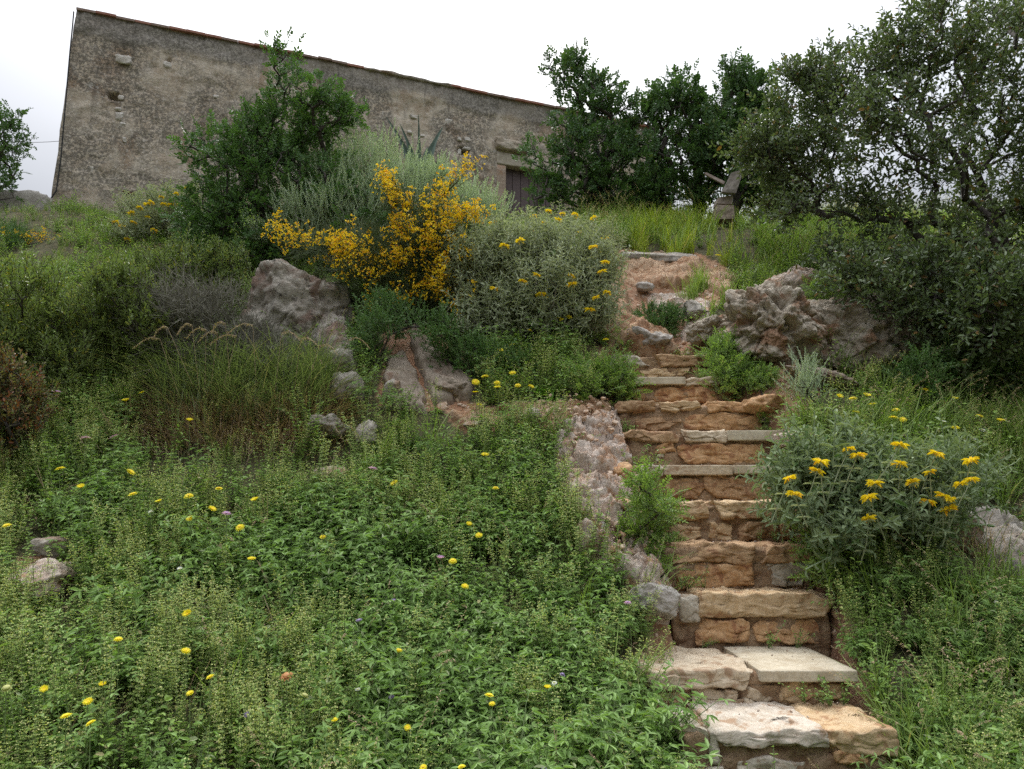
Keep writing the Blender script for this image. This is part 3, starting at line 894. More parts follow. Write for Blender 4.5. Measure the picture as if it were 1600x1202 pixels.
# ------------------------------------------------------------------ the staircase
STONES = [
 # step 0 (lowest)
 [(1066, 1106, 1146, 1172, 'st_pale', 'c'), (1108, 1126, 1140, 1192, 'st_grey', 'n'), (1122, 1288, 1138, 1172, 'st_pale', 'c'), (1286, 1396, 1138, 1180, 'st_ochre', 'c'),
  (1146, 1268, 1184, 1225, 'st_pale', 'l'), (1304, 1366, 1174, 1192, 'st_orange', 'l'), (1050, 1136, 1196, 1230, 'st_grey', 'l'), (1275, 1390, 1204, 1240, 'st_brown', 'l')],
 [(1008, 1178, 1046, 1076, 'st_buff', 'c'), (1184, 1336, 1045, 1064, 'st_slab', 'd'),
  (1084, 1160, 1076, 1104, 'st_buff', 'l'), (1164, 1208, 1072, 1096, 'st_buff', 'l'), (1218, 1322, 1066, 1092, 'st_ochre', 'l'), (1010, 1080, 1080, 1106, 'st_brown', 'l')],
 [(1062, 1092, 932, 972, 'st_grey', 'n'), (1096, 1300, 926, 966, 'st_ochre', 'c'),
  (1084, 1172, 966, 1002, 'st_orange', 'l'), (1176, 1294, 968, 1003, 'st_orange', 'l')],
 [(1034, 1186, 850, 881, 'st_brown', 'c'), (1187, 1274, 852, 880, 'st_brown', 'c'),
  (1042, 1194, 880, 916, 'st_orange', 'l'), (1196, 1264, 882, 914, 'st_grey', 'l')],
 [(1028, 1106, 783, 812, 'st_ochre', 'c'), (1108, 1236, 784, 810, 'st_ochre', 'c'),
  (1048, 1102, 818, 842, 'st_ochre', 'l'), (1104, 1150, 819, 842, 'st_ochre', 'l'), (1153, 1216, 815, 842, 'st_brown', 'l'), (1218, 1242, 818, 840, 'st_orange', 'l')],
 [(1000, 1034, 728, 744, 'st_pale', 'c'), (1036, 1143, 727, 743, 'st_buff', 'd'), (1145, 1238, 727, 741, 'st_slab', 'd'),
  (1034, 1100, 746, 778, 'st_brown', 'l'), (1103, 1228, 745, 778, 'st_brown', 'l')],
 [(976, 1058, 673, 690, 'st_brown', 'c'), (1060, 1134, 672, 692, 'st_buff', 'c'), (1135, 1223, 673, 689, 'st_slab', 'd'),
  (1024, 1056, 690, 706, 'st_orange', 'l'), (1062, 1208, 694, 723, 'st_orange', 'l'), (1028, 1048, 708, 722, 'st_pale', 'l')],
 [(962, 1022, 629, 644, 'st_brown', 'c'), (1023, 1106, 628, 644, 'st_ochre', 'c'), (1108, 1190, 628, 644, 'st_orange', 'c'),
  (990, 1062, 647, 671, 'st_brown', 'l'), (1064, 1188, 647, 671, 'st_orange', 'l')],
 [(974, 1070, 590, 602, 'st_slab', 'd'), (1072, 1146, 590, 603, 'st_buff', 'c'),
  (1010, 1138, 604, 627, 'st_orange', 'l'), (966, 1008, 606, 624, 'st_brown', 'l')],
 [(958, 1016, 555, 572, 'st_grey', 'c'), (1018, 1112, 555, 573, 'st_brown', 'c'),
  (1000, 1080, 575, 588, 'st_ochre', 'l'), (1082, 1112, 574, 588, 'st_brown', 'l')],
]
def make_stairs():
    p0 = np.array([STEP_W[0][2] + SHW[0], STEP_W[0][0], STEP_W[0][1] - 0.3])
    S = empty('stone_staircase', p0, 'rough stone staircase climbing between plants and rubble to the top of the bank', 'staircase')
    for i, (Y, z, xl, xr) in enumerate(STEP_W):
        Yn = STEP_W[i + 1][0] if i < 9 else Y + 0.45
        zb = (STEP_W[i - 1][1] if i else z - 0.3) - 0.12
        hx, hy, hz = (xr - xl) / 2 - 0.015, (Yn + 0.12 - Y - 0.012) / 2, (z - 0.02 - zb) / 2
        g = rbox((hx, hy, hz), 34, 0.03, 0.016, 200 + i)
        V, Q, Mi, Rv = g.arr()
        V = V + np.array([(xl + xr) / 2, Y + 0.012 + hy, (z - 0.02 + zb) / 2])
        g = Geo(); g.add(V, Q, 0, 0.5)
        st = obj('step', g, [MT['mortar']], S, True)
        for j, (x0, x1, y0, y1, mt, kind) in enumerate(STONES[i]):
            a = at(x0, y0, Y); b = at(x1, y1, Y)
            w, h = (b[0] - a[0]), (a[2] - b[2])
            sd = 300 + i * 20 + j
            if kind == 'd':
                dep, amp, rr, fc, prot = Yn - Y + 0.05, 0.0012, 0.006, 0, 0.035
            elif kind == 'c':
                dep, amp, rr, fc, prot = Yn - Y + 0.06, 0.016, 0.014, 4, 0.02
            elif kind == 'n':
                dep, amp, rr, fc, prot = 0.14, 0.009, 0.02, 2, 0.02
            else:
                dep, amp, rr, fc, prot = 0.12, 0.018, 0.014, 6, 0.006
            ww = w * (1.0 if kind in 'd' else 1.06); h = h * (1.0 if kind in 'dc' else 1.10)
            g = rbox((ww / 2, dep / 2, h / 2), 26 if kind != 'd' else 12, rr, amp, sd, fc, 1.0, 0.0 if kind in 'cd' else 0.15)
            V, Q, Mi, Rv = g.arr()
            if kind == 'l': V = V @ rot3(0, random.uniform(-.05, .05), 0).T
            if kind == 'c':
                # the treads are worn a little hollow
                V[:, 2] += np.where(V[:, 2] > 0, 0.006 * perlin(V * 5 + sd, sd), 0)
            zc = a[2] - h / 2
            if kind in 'cd': zc = max(zc, z - h / 2 - 0.012)
            V = V + np.array([(a[0] + b[0]) / 2, Y - prot + dep / 2, zc])
            g = Geo(); g.add(V, Q, 0, 0.5)
            obj('stone', g, [MT[mt]], st, True)
make_stairs()

# ------------------------------------------------------------------ rocks
put_rock('boulder', 'big rounded grey boulder with pocked face under the dark bush', 458, 490, 172, 140, 'boulder', 3, n=60, rough=0.7, facets=2, pits=0.14, boxy=0.65, rot=(0, .22, 0), depth=0.55, sink=0.0)
put_rock('rock', 'small pale grey rock at the tail of the big boulder', 533, 565, 44, 36, 'limestone', 5, n=20)
put_rock('rock', 'weathered rock showing through the herbs below the boulder tail', 540, 605, 60, 46, 'limestone', 15, n=20)
put_rock('rock', 'low brown rock at the right foot of the split slab', 705, 605, 56, 28, 'brownrock', 26, n=20, rot=(0, .3, 0))
put_rock('rock', 'small blue-grey rock at the left foot of the split slab', 612, 606, 34, 26, 'limestone', 27, n=16)
put_rock('rock', 'small rounded stone just below the split slab', 634, 634, 28, 20, 'brownrock', 28, n=12)
put_rock('rock', 'lichened rock at the right end of the grass tussock', 512, 668, 64, 38, 'limestone', 31, n=28, rough=1.2)
put_rock('rock', 'pale cream rock next to the lichened one below the slabs', 572, 676, 42, 36, 'limestone', 32, n=20)
put_rock('rock', 'flat pinkish rock lying below the end of the tussock', 516, 742, 54, 24, 'pinkrock', 33, n=20)
put_rock('rock', 'pale flat stone in the red soil left of the staircase', 745, 664, 46, 16, 'pinkrock', 35, n=14)
put_rock('rock', 'rounded pink stone in the red soil under the rosette plant', 826, 648, 38, 24, 'pinkrock', 36, n=16)
put_rock('rock', 'grey rock half hidden in the herbs near the left edge', 74, 856, 52, 28, 'limestone', 41, n=18)
put_rock('rock', 'low pinkish rock with pebbles near the lower left edge', 52, 905, 90, 50, 'pinkrock', 42, n=24, depth=0.2)
put_rock('rock', 'earthy rock with dry grass left of the right-edge outcrop', 1492, 826, 80, 50, 'brownrock', 46, n=24, rot=(0, .5, 0))
# rubble ridge beside the steps
put_rock('rock', 'white limestone rock left of the third step up', 1022, 938, 76, 44, 'whiterock', 56, n=30, rough=0.9, rot=(0, .35, 0))
put_rock('rock', 'white cobble set in the rubble ridge', 938, 822, 20, 16, 'whiterock', 57, n=12, depth=0.06, Y=None)
# head of the path
put_rock('ledge_rock', 'flat grey ledge rock capping the bank at the head of the path', 1028, 403, 132, 26, 'limestone', 61, n=36, rough=0.45, boxy=0.9, depth=0.35, sink=0.1)
put_rock('rock', 'whitish rock above the orange bank beside the sage', 956, 456, 46, 30, 'whiterock', 65, n=20, rot=(0, .5, 0))
put_rock('rock', 'grey white rock lying right above the top step', 1016, 536, 78, 34, 'whiterock', 66, n=28, rough=1.2, rot=(0, .2, 0), depth=0.2)
put_rock('rock', 'blue-grey rounded rock in the path right of the small bush', 1086, 484, 44, 30, 'limestone', 67, n=20, depth=0.15)
put_rock('rock', 'pink stone in the path just above the small bush', 1058, 474, 26, 18, 'pinkrock', 68, n=14)
put_rock('rock', 'small white stone high on the left of the path', 1008, 447, 28, 14, 'whiterock', 69, n=12)
# karst and bedrock helpers
def hit_v(px, py):
    cx, cy = px - 800.0, 601.0 - py
    fwd = FPX * CP - cy * SP
    a, b = cx / fwd, (FPX * SP + cy * CP) / fwd
    lo = np.full(px.shape, 1.8); done = np.zeros(px.shape, bool); Y = lo.copy()
    for y in np.arange(1.8, 14, .04):
        d = EYE + b * y - T(a * y, np.full(px.shape, y))
        new = (d < 0) & ~done
        Y[new] = y - .02; done |= new
    for it in range(4):                              # refine
        d = EYE + b * Y - T(a * Y, Y)
        d2 = EYE + b * (Y + .01) - T(a * (Y + .01), Y + .01)
        Y = Y - np.clip(d * .01 / np.where(np.abs(d2 - d) < 1e-5, -1e-5, d2 - d), -.02, .02)
    return np.stack([a * Y, Y, EYE + b * Y], -1)
def bedrock(name, label, poly, mat, seed, h=.12, st=2.2, rough=1.0, edge=16, pit=1.0, flat=0.0, cat='rock'):
    """rock breaking out of the slope: a relief skin over an outlined patch of the hillside"""
    P = np.array(poly, float)
    x0, y0 = P.min(0) - 6; x1, y1 = P.max(0) + 6
    gx, gy = np.meshgrid(np.arange(x0, x1, st), np.arange(y0, y1, st))
    # distance to the outline, wobbled
    wob = 7 * perlin(np.stack([gx / 16, gy / 16, gx * 0 + seed], -1), seed) + 4 * perlin(np.stack([gx / 6, gy / 6, gx * 0 + seed], -1), seed + 1)
    ins = inpoly(gx, gy, [tuple(p) for p in P])
    dmin = np.full(gx.shape, 1e9)
    for i in range(len(P)):
        a_, b_ = P[i], P[(i + 1) % len(P)]
        e = b_ - a_; t = np.clip(((gx - a_[0]) * e[0] + (gy - a_[1]) * e[1]) / (e @ e), 0, 1)
        dmin = np.minimum(dmin, np.hypot(gx - a_[0] - t * e[0], gy - a_[1] - t * e[1]))
    sd = np.where(ins, dmin, -dmin) + wob
    G = hit_v(gx.ravel(), gy.ravel())
    s_ = sd.ravel()
    prof_ = np.clip(s_ / edge, -1.2, 1)
    prof_ = np.where(prof_ > 0, np.sqrt(np.clip(1 - (1 - prof_) ** 2, 0, 1)), prof_ * 1.2)
    q = G * (2.4 / max(.25, 2.2 * h + .4))
    q2 = q + .25 * fbm(q * 1.1 + 9, seed + 3, 3)[:, None]
    rel = .75 * fbm(q * .9 + seed, seed, 5, g=.58)
    bh, be = cells(q2 * 1.5 + seed, seed + 5)
    rel = rel + .16 * bh - .12 * pit * (1 - sstep(0, .12, be))
    bh, be = cells(q2 * 4.0 + seed, seed + 6)
    rel = rel + .06 * bh - .05 * pit * (1 - sstep(0, .15, be))
    H = h * prof_ * (1 + 1.0 * rough * rel) - .015
    nrm = norm(np.array([0, -.55, .83]))
    V = G + nrm * H[:, None]
    V[:, 0] += .25 * h * rough * perlin(q * 3.3 + 5, seed + 11) * (prof_ > 0)
    keep = (s_ > -5).reshape(gx.shape)
    ny, nx = gx.shape
    i = np.arange(nx - 1)[None] + np.arange(ny - 1)[:, None] * nx
    kq = keep[:-1, :-1] & keep[1:, :-1] & keep[:-1, 1:] & keep[1:, 1:]
    Q = np.stack([i, i + nx, i + nx + 1, i + 1], -1)[kq]
    used, inv = np.unique(Q, return_inverse=True)
    c = V[used].mean(0)
    g = Geo(); g.add(V[used] - c, inv.reshape(-1, 4), 0, .5)
    o = obj(name, g, [MT[mat]], None, True, loc=Vector(c))
    return tag(o, label, cat)
bedrock('breccia_bank', 'long crumbling bank of pinkish rock running down the left side of the staircase',
        [(905, 655), (985, 640), (1000, 690), (1000, 745), (1018, 800), (1032, 850), (1060, 905), (1072, 975), (1010, 972), (950, 915), (905, 868), (885, 800), (862, 745), (872, 690)], 'pinkrock', 51, h=.13, rough=1.5, edge=20, pit=2.2)
bedrock('bank_rock', 'red earthy rock shelf above the crumbling bank left of the steps', [(700, 650), (790, 632), (880, 628), (968, 630), (975, 648), (900, 662), (860, 690), (800, 668), (720, 672)], 'orangerock', 53, h=.06, rough=1.3, edge=10)
put_rock('rock', 'orange-brown stone lying on the crumbling bank', 972, 738, 36, 30, 'st_orange', 59, n=20, depth=.08)
bedrock('bank_rock', 'orange earth-stained rock face left of the path above the stairs', [(932, 470), (948, 420), (975, 445), (985, 480), (1005, 515), (1050, 535), (1062, 556), (1000, 560), (950, 548), (930, 515)], 'orangerock', 64, h=.16, rough=1.1, edge=16)
bedrock('ledge_bank', 'ochre earth and rock face under the flat grey ledge', [(958, 408), (1085, 406), (1120, 425), (1152, 445), (1140, 470), (1095, 452), (1040, 452), (990, 450), (962, 440)], 'orangerock', 62, h=.12, rough=1.2, edge=12)
bedrock('bank_rock', 'pale rock sheet across the worn path above the small bush', [(1000, 462), (1060, 458), (1110, 470), (1112, 500), (1085, 528), (1060, 545), (1070, 500), (1010, 480)], 'pinkrock', 63, h=.06, rough=1.2, edge=9)
bedrock('split_slab', 'pointed brown bedrock slab right of the crack under the yellow broom', [(641, 524), (650, 516), (664, 524), (690, 556), (716, 588), (742, 606), (735, 622), (700, 636), (678, 632), (666, 606), (650, 572), (642, 548)], 'brownrock', 22, h=.10, rough=.7, edge=7, pit=.6)
bedrock('split_slab', 'flat brown bedrock slab left of the crack under the yellow broom', [(606, 566), (630, 552), (638, 562), (652, 590), (664, 616), (668, 648), (640, 646), (604, 632), (596, 596)], 'brownrock', 25, h=.08, rough=.7, edge=7, pit=.6)
bedrock('boulder_tail', 'fractured rock running down to the right from the big boulder', [(470, 500), (520, 480), (545, 515), (560, 560), (556, 590), (530, 580), (505, 560), (480, 535)], 'boulder', 14, h=.18, rough=1.1, edge=14)
bedrock('rock_outcrop', 'long rough grey rock sloping down at the right edge', [(1480, 800), (1530, 800), (1580, 815), (1640, 850), (1640, 905), (1590, 905), (1540, 885), (1500, 850)], 'limestone', 44, h=.12, rough=1.2, edge=16)
# karst outcrop right of the path
put_rock('karst_rock', 'knobbly limestone nose with a dark hole right of the path', 1212, 510, 130, 130, 'karst', 81, n=80, rough=1.5, pits=0.42, facets=3, boxy=0.3, depth=0.42)
put_rock('karst_rock', 'smooth pinkish rock hump above the knobbly limestone', 1248, 455, 110, 70, 'pinkrock', 82, n=40, rough=0.9, pits=0.06, rot=(0, -.4, 0), depth=0.4)
put_rock('karst_rock', 'broad pitted limestone mass in the middle of the outcrop right of the path', 1330, 520, 190, 140, 'karst', 104, n=80, rough=1.1, pits=0.26, facets=3, boxy=0.45, depth=0.45)
put_rock('karst_rock', 'brown pitted rock at the right end of the outcrop under the big bush', 1450, 520, 170, 140, 'karst', 107, n=76, rough=1.0, pits=0.22, facets=3, boxy=0.45, rot=(0, .15, 0), depth=0.45)
put_rock('karst_rock', 'brown arm of rock reaching left from the karst outcrop', 1122, 512, 110, 34, 'karst', 83, n=40, rough=1.4, pits=0.15, rot=(0, -.25, 0), depth=0.2)
put_rock('rock', 'long low ledge of brown rock at the foot of the karst outcrop', 1290, 588, 120, 22, 'brownrock', 87, n=28, rough=1.2, rot=(0, .25, 0), depth=0.15)
put_rock('rock', 'red flat stone in the soil right of the eighth step', 1196, 632, 66, 26, 'st_orange', 88, n=20, rough=0.9, depth=0.15)
put_rock('rock', 'rough brown stone beyond the right end of the sawn cream slab step', 1246, 684, 56, 26, 'pinkrock', 89, n=20, depth=0.12)

# ------------------------------------------------------------------ sprigs (small building blocks of shrubs, all pointing along +y)
def place(g, proto, pos, d, n, r=None):
    F = frames(np.atleast_2d(np.array(d, float)), np.atleast_2d(np.array(n, float)))
    return g.rep(proto, F, np.atleast_2d(np.array(pos, float)), None if r is None else np.atleast_1d(r))
def sprig_pinnate(L, pairs, l, w, leaf_m=0, stem_m=1, stem=True, seed=0):
    rs = np.random.default_rng(seed)
    g = Geo()
    cv = rs.uniform(-.25, .25)
    for k in range(pairs):
        s = (k + 1) / (pairs + 0.5)
        p = np.array([0, L * s, -0.25 * L * s * s * (1 + cv)])
        for sd in (-1, 1):
            d = np.array([sd * 1.0, 0.45 + rs.uniform(-.2, .2), rs.uniform(-.25, .35)])
            q = rs.uniform(.75, 1.15)
            place(g, leaf(l * q, w * q, 0.2, 0.12, leaf_m), p, d, [0, -0.1 + rs.normal(0, .2), 1])
    place(g, leaf(l, w, .2, .1, leaf_m), [0, L, -0.25 * L], [rs.uniform(-.2, .2), 1, -.3], [0, 0, 1])
    if stem: merge(g, tube([(0, -L * .3, 0), (0, L * .5, -.06 * L), (0, L, -.25 * L)], 0.0022, 3, stem_m))
    return g
def sprig_alt(L, n, l, w, spread=1.0, leaf_m=0, stem_m=1, seed=0, droop=0.0, stem_r=0.002, tip_m=None, fold=.25):
    rs = np.random.default_rng(seed)
    g = Geo()
    for k in range(n):
        s = (k + rs.uniform(.2, .8)) / n
        a = k * 2.4 + rs.uniform(-.4, .4)
        d = np.array([math.cos(a) * spread, 0.55 + 0.5 * s, math.sin(a) * spread - droop])
        q = rs.uniform(.7, 1.15) * (1.05 - 0.3 * s)
        m_ = tip_m if (tip_m is not None and s > 0.8) else leaf_m
        place(g, leaf(l * q, w * q, fold, rs.uniform(-.1, .35), m_), [rs.normal(0, .004), L * s, 0], d, [rs.normal(0, .5), -0.6, 1] + np.array([-math.cos(a), 0, -math.sin(a)]) * .6)
    merge(g, tube([(0, -L * .2, 0), (0, L * .5, 0), (0, L, 0)], stem_r, 3, stem_m))
    return g
def sprig_opposite(L, pairs, l, w, leaf_m=0, stem_m=1, seed=0, droop=.3):
    rs = np.random.default_rng(seed)
    g = Geo()
    for k in range(pairs):
        s = (k + 1) / pairs
        a0 = k * PI / 2 + rs.uniform(-.3, .3)
        for q in (0, PI):
            a = a0 + q
            d = np.array([math.cos(a), 0.75 - droop * (1 - s), math.sin(a)])
            sc = (1.1 - 0.45 * s) * rs.uniform(.8, 1.1)
            place(g, leaf(l * sc, w * sc, 0.3, rs.uniform(.1, .45), leaf_m), [0, L * s, 0], d, np.array([-math.cos(a), 1.6, -math.sin(a)]))
    merge(g, tube([(0, -L * .2, 0), (0, L * .5, 0), (0, L, 0)], 0.003, 4, stem_m))
    return g
def sprig_twigs(L, n, m=0, seed=0, r=0.0015):
    rs = np.random.default_rng(seed)
    g = Geo()
    for k in range(n):
        p = np.array([0, L * rs.uniform(0, .5), 0.0]); d = norm(np.array([rs.normal(0, .6), 1, rs.normal(0, .6)]))
        q = p + d * L * rs.uniform(.4, .8)
        e = q + norm(d + rs.normal(size=3) * .5) * L * rs.uniform(.2, .4)
        merge(g, tube([p, q, e], [r, r * .8, r * .5], 3, m, rs.random()))
    return g
def flower_cluster(L, n, s, m, m2=None, seed=0, twig_m=1):
    rs = np.random.default_rng(seed)
    g = sprig_twigs(L, 2, twig_m, seed)
    for k in range(n):
        p = np.array([rs.normal(0, .018), L * rs.uniform(.1, 1.1), rs.normal(0, .018)])
        for j in range(3):
            place(g, leaf(s * rs.uniform(.7, 1.2), s * .9, .35, .2, m), p, rs.normal(size=3) + [0, .2, .3], rs.normal(size=3) + [0, 0, 1])
    return g

SPR = {
 'carob': ([sprig_pinnate(.13, 4, .050, .034, seed=i) for i in range(3)], ['carob', 'bark']),
 'mastic': ([sprig_pinnate(.12, 4, .044, .026, seed=10 + i) for i in range(3)] + [sprig_alt(.12, 9, .042, .024, seed=14)], ['mastic', 'bark']),
 'oak': ([sprig_alt(.13, 9, .047, .026, 1.0, seed=20 + i, droop=.1) for i in range(4)], ['oak', 'bark']),
 'sage': ([sprig_opposite(.20, 5, .062, .020, seed=30 + i) for i in range(3)], ['sage', 'sage']),
 'sagebig': ([sprig_opposite(.20, 4, .070, .027, seed=35 + i) for i in range(3)], ['sageg', 'sageg']),
 'worm': ([sprig_alt(.24, 34, .022, .009, .8, seed=40 + i, stem_r=.0022) for i in range(3)], ['worm', 'worm']),
 'broom': ([merge(sprig_twigs(.18, 5, 1, seed=50 + i), sprig_alt(.16, 12, .014, .006, .8, seed=55 + i, leaf_m=1)) for i in range(3)], ['broomflower', 'broomtwig']),
 'broomf': ([flower_cluster(.13, 9, .015, 0, seed=60 + i) for i in range(4)], ['broomflower', 'broomtwig']),
 'spurge': ([sprig_alt(.12, 13, .040, .016, .8, seed=70 + i) for i in range(4)], ['spurge', 'bark']),
 'red': ([sprig_alt(.13, 14, .030, .015, .8, seed=80 + i) for i in range(3)], ['redleaf', 'bark']),
 'twig': ([sprig_twigs(.20, 7, 0, seed=90 + i, r=.0022) for i in range(4)], ['darktwig']),
 'fine': ([sprig_pinnate(.10, 5, .024, .013, seed=95 + i) for i in range(3)], ['herb', 'stem']),
 'finedark': ([sprig_alt(.11, 16, .024, .012, .9, seed=98 + i) for i in range(3)], ['mastic', 'stem']),
 'olive': ([sprig_alt(.16, 14, .040, .011, .8, seed=103 + i) for i in range(3)], ['worm', 'bark']),
}

def grow(base, targets, step=0.14, jit=0.03, up=0.35):
    """a branching skeleton from the base points to all targets; returns nodes, parents"""
    P = [np.array(b, float) for b in base]; par = [-1] * len(P)
    b0 = np.mean(base, 0)
    order = np.argsort(np.linalg.norm(targets - b0, axis=1))
    dist = [0.0] * len(P)
    ends = []
    for k in order:
        t = targets[k]
        A = np.array(P)
        d = np.linalg.norm(A - t, axis=1) + 0.22 * np.array(dist) + 0.6 * np.maximum(0, A[:, 2] - t[2])
        i = int(np.argmin(d))
        L = np.linalg.norm(t - P[i]); n = max(1, int(L / step))
        p0 = P[i].copy(); last = i
        sag = np.array([0, 0, -up * L * 0.35])
        for s in range(1, n + 1):
            f = s / n
            q = p0 + (t - p0) * f + sag * 4 * f * (1 - f) * 0.5 + (R.normal(size=3) * jit * (1 if s < n else 0))
            P.append(q); par.append(last); dist.append(dist[last] + np.linalg.norm(q - P[last])); last = len(P) - 1
        ends.append(last)
    return np.array(P), np.array(par), np.array(ends)
def pipe(par, tip, ex=0.5, cap=0.1):
    cnt = np.ones(len(par))
    for i in range(len(par) - 1, -1, -1):
        if par[i] >= 0: cnt[par[i]] += cnt[i] * 1.0
    return np.minimum(cap, tip * cnt ** ex)
def lobe_targets(lobes, Y, n, ground_clear=0.04, shell=0.5, depth=1.0):
    """points inside balls seen at (px,py,r[,dy]); more of them near the surface"""
    C, Rr = [], []
    for lb in lobes:
        dy = lb[3] if len(lb) > 3 else R.normal(0, 0.12)
        c = at(lb[0], lb[1], Y + dy)
        C.append(c); Rr.append(lb[2] / FPX * (Y + dy) * 1.02)
    C = np.array(C); Rr = np.array(Rr)
    w = Rr ** 1.35; w /= w.sum()
    k = R.choice(len(C), n, p=w)
    d = rand_dirs(n) * np.array([1, depth, 1])
    rad = (shell + (1 - shell) * R.random(n)) ** 0.7
    P = C[k] + d * (Rr[k] * rad)[:, None]
    gz = T(P[:, 0], P[:, 1])
    P[:, 2] = np.maximum(P[:, 2], gz + ground_clear)
    return P, C, Rr
def sprigs_at(g, protos, P, D, scale=1.0, upn=0.6, svar=.25):
    k = len(P)
    pick = R.integers(0, len(protos), k)
    nrm = rand_dirs(k) * 0.7 + np.array([0, -0.25, upn])
    F = frames(D, nrm)
    S = scale * (1 + svar * R.uniform(-1, 1, k))
    F = F * S[:, None, None]
    for j, pr in enumerate(protos):
        m = pick == j
        if m.any(): g.rep(pr, F[m], P[m])
    return g
def shrub(name, label, cat, base, lobes, kind, n_t, per, Y=None, group=None, scale=1.0, tip=0.003, cap=0.05, jit=0.03, up=.3,
          spread=0.07, outw=0.5, upd=0.4, shell=.5, depth=1.0, extra=None, bases=1, barkm='bark', ex=.5, part='foliage', wood='branches', clear=.04, step=.14, h0=0.0):
    if Y is None:
        b = hit(base[0], base[1]); Y = b[1]
    else:
        b = at(base[0], base[1], Y); b[2] = T(b[0], b[1])
    b = np.array([b[0], b[1], float(T(b[0], b[1]))])
    root = empty(name, b, label, cat, group)
    P, C, Rr = lobe_targets(lobes, Y, n_t, clear, shell, depth)
    bs = [b + np.array([R.normal(0, .05) * (bases > 1), R.normal(0, .05) * (bases > 1), -0.05]) for _ in range(bases)]
    nodes, par, ends = grow(bs, P, step, jit, up)
    rad = pipe(par, tip, ex, cap)
    g = Geo()
    i = np.where(par >= 0)[0]
    segs(g, nodes[par[i]], nodes[i], np.minimum(rad[par[i]], rad[i] * 1.6), rad[i], 6 if cap > .03 else 4)
    obj(wood, g, [MT[barkm]], root, True)
    protos, mats = SPR[kind]
    # sprigs at the branch ends and along the thin twigs
    src = np.concatenate([ends, R.choice(i[rad[i] < tip * 4.5], int(len(ends) * .6))]) if (rad[i] < tip * 4.5).any() else ends
    src = np.repeat(src, per)
    k = len(src)
    cen = nodes.mean(0)
    nearest = C[np.argmin(((nodes[src][:, None] - C[None]) ** 2).sum(-1) / (Rr[None] ** 2), 1)]
    D = norm(nodes[src] - nearest) * outw + rand_dirs(k) * 0.6 + norm(nodes[src] - nodes[np.maximum(par[src], 0)]) * .3 + np.array([0, -0.1, upd])
    Pn = nodes[src] + R.normal(size=(k, 3)) * spread * np.array([1, 1, .8])
    Pn[:, 2] = np.maximum(Pn[:, 2], T(Pn[:, 0], Pn[:, 1]) + 0.02)
    g = Geo()
    sprigs_at(g, protos, Pn, D, scale)
    fo = obj(part, g, [MT[m] for m in mats], root)
    fo['kind'] = 'stuff'
    return root, Y, nodes, ends, rad

def whorl_head(r=0.028, seed=0):
    """a ball-shaped whorl of hooded yellow flowers, z up"""
    rs = np.random.default_rng(seed)
    g = Geo()
    for k in range(18):
        a = k * 2 * PI / 18 + rs.uniform(-.1, .1)
        el = rs.uniform(-.1, .75)
        d = np.array([math.cos(a) * math.cos(el), math.sin(a) * math.cos(el), math.sin(el)])
        place(g, leaf(r * rs.uniform(.8, 1.15), r * .42, .5, .55, 0), d * r * .15, d, [-d[0], -d[1], 1.4])
    for k in range(8):
        a = k * 2 * PI / 8
        d = np.array([math.cos(a), math.sin(a), -.15])
        place(g, leaf(r * .9, r * .3, .2, .3, 1), (0, 0, -r * .15), d, [0, 0, 1])
    return g
WH = [to_mesh('flower_head', whorl_head(.030, s), [MT['sageflower'], MT['sage']]) for s in range(3)]
def heads_on(root, pts, Y, dy=-0.25, s=1.0, nodes=None):
    """flower heads of a sage, each on its stalk"""
    g = Geo()
    for j, (px, py) in enumerate(pts):
        p = at(px, py, Y + dy + R.uniform(-.06, .06))
        gz = T(p[0], p[1])
        if p[2] < gz + .05:
            p = hit(px, py, 0.12)
        o = bpy.data.objects.new('flower_head', WH[j % 3])
        COL.objects.link(o)
        o.parent = root
        o.location = Vector(p) - root.location
        o.rotation_euler = (R.normal(0, .25), R.normal(0, .25), R.random() * 6.28)
        o.scale = (s * R.uniform(.8, 1.15),) * 3
        L = R.uniform(.16, .26)
        q = p + np.array([R.normal(0, .05), 0.12, -L])
        merge(g, tube([p, (p + q) / 2 + R.normal(size=3) * .008, q], [.0022, .003, .0035], 4, 0))
        for t in (.35, .7):
            for sd in (-1, 1):
                place(g, leaf(.045, .014, .3, .4, 0), p + (q - p) * t, [sd, R.normal(0, .4), .3], [0, 0, 1])
    o = obj('flower_stalks', g, [MT['sage']], root); o['kind'] = 'stuff'
    return o
def c2p(off, sc, pts):
    return [(off[0] + sc * x, off[1] + sc * y) for x, y in pts]

# --- behind: the carobs on the crest
shrub('carob_tree', 'dark carob with a forked leaning top hiding the right end of the building', 'tree', (955, 335),
      [(872, 106, 18), (893, 118, 24), (906, 98, 12), (915, 140, 30), (945, 150, 28), (955, 130, 10), (905, 180, 46), (955, 195, 46), (890, 230, 36), (930, 250, 60), (975, 265, 55), (990, 180, 22), (905, 290, 46), (960, 300, 50), (930, 315, 34), (980, 318, 30), (880, 305, 22), (835, 245, 8)],
      'carob', 520, 2, Y=10.9, cap=.10, tip=.005, group=None, scale=1.18, jit=.05, upd=.5, clear=.15)
shrub('carob_tree', 'middle carob with a rounded top and a thick dark trunk', 'tree', (1072, 335),
      [(1062, 150, 30), (1040, 160, 22), (1082, 165, 22), (1060, 190, 46), (1095, 205, 36), (1015, 215, 36), (1055, 245, 60), (1005, 265, 50), (1095, 260, 50), (1020, 300, 40), (1100, 285, 30), (1030, 318, 26), (1095, 312, 22), (1010, 175, 14), (1050, 295, 40)],
      'carob', 520, 2, Y=11.1, cap=.14, tip=.0055, scale=1.18, jit=.05, upd=.5, clear=.3)
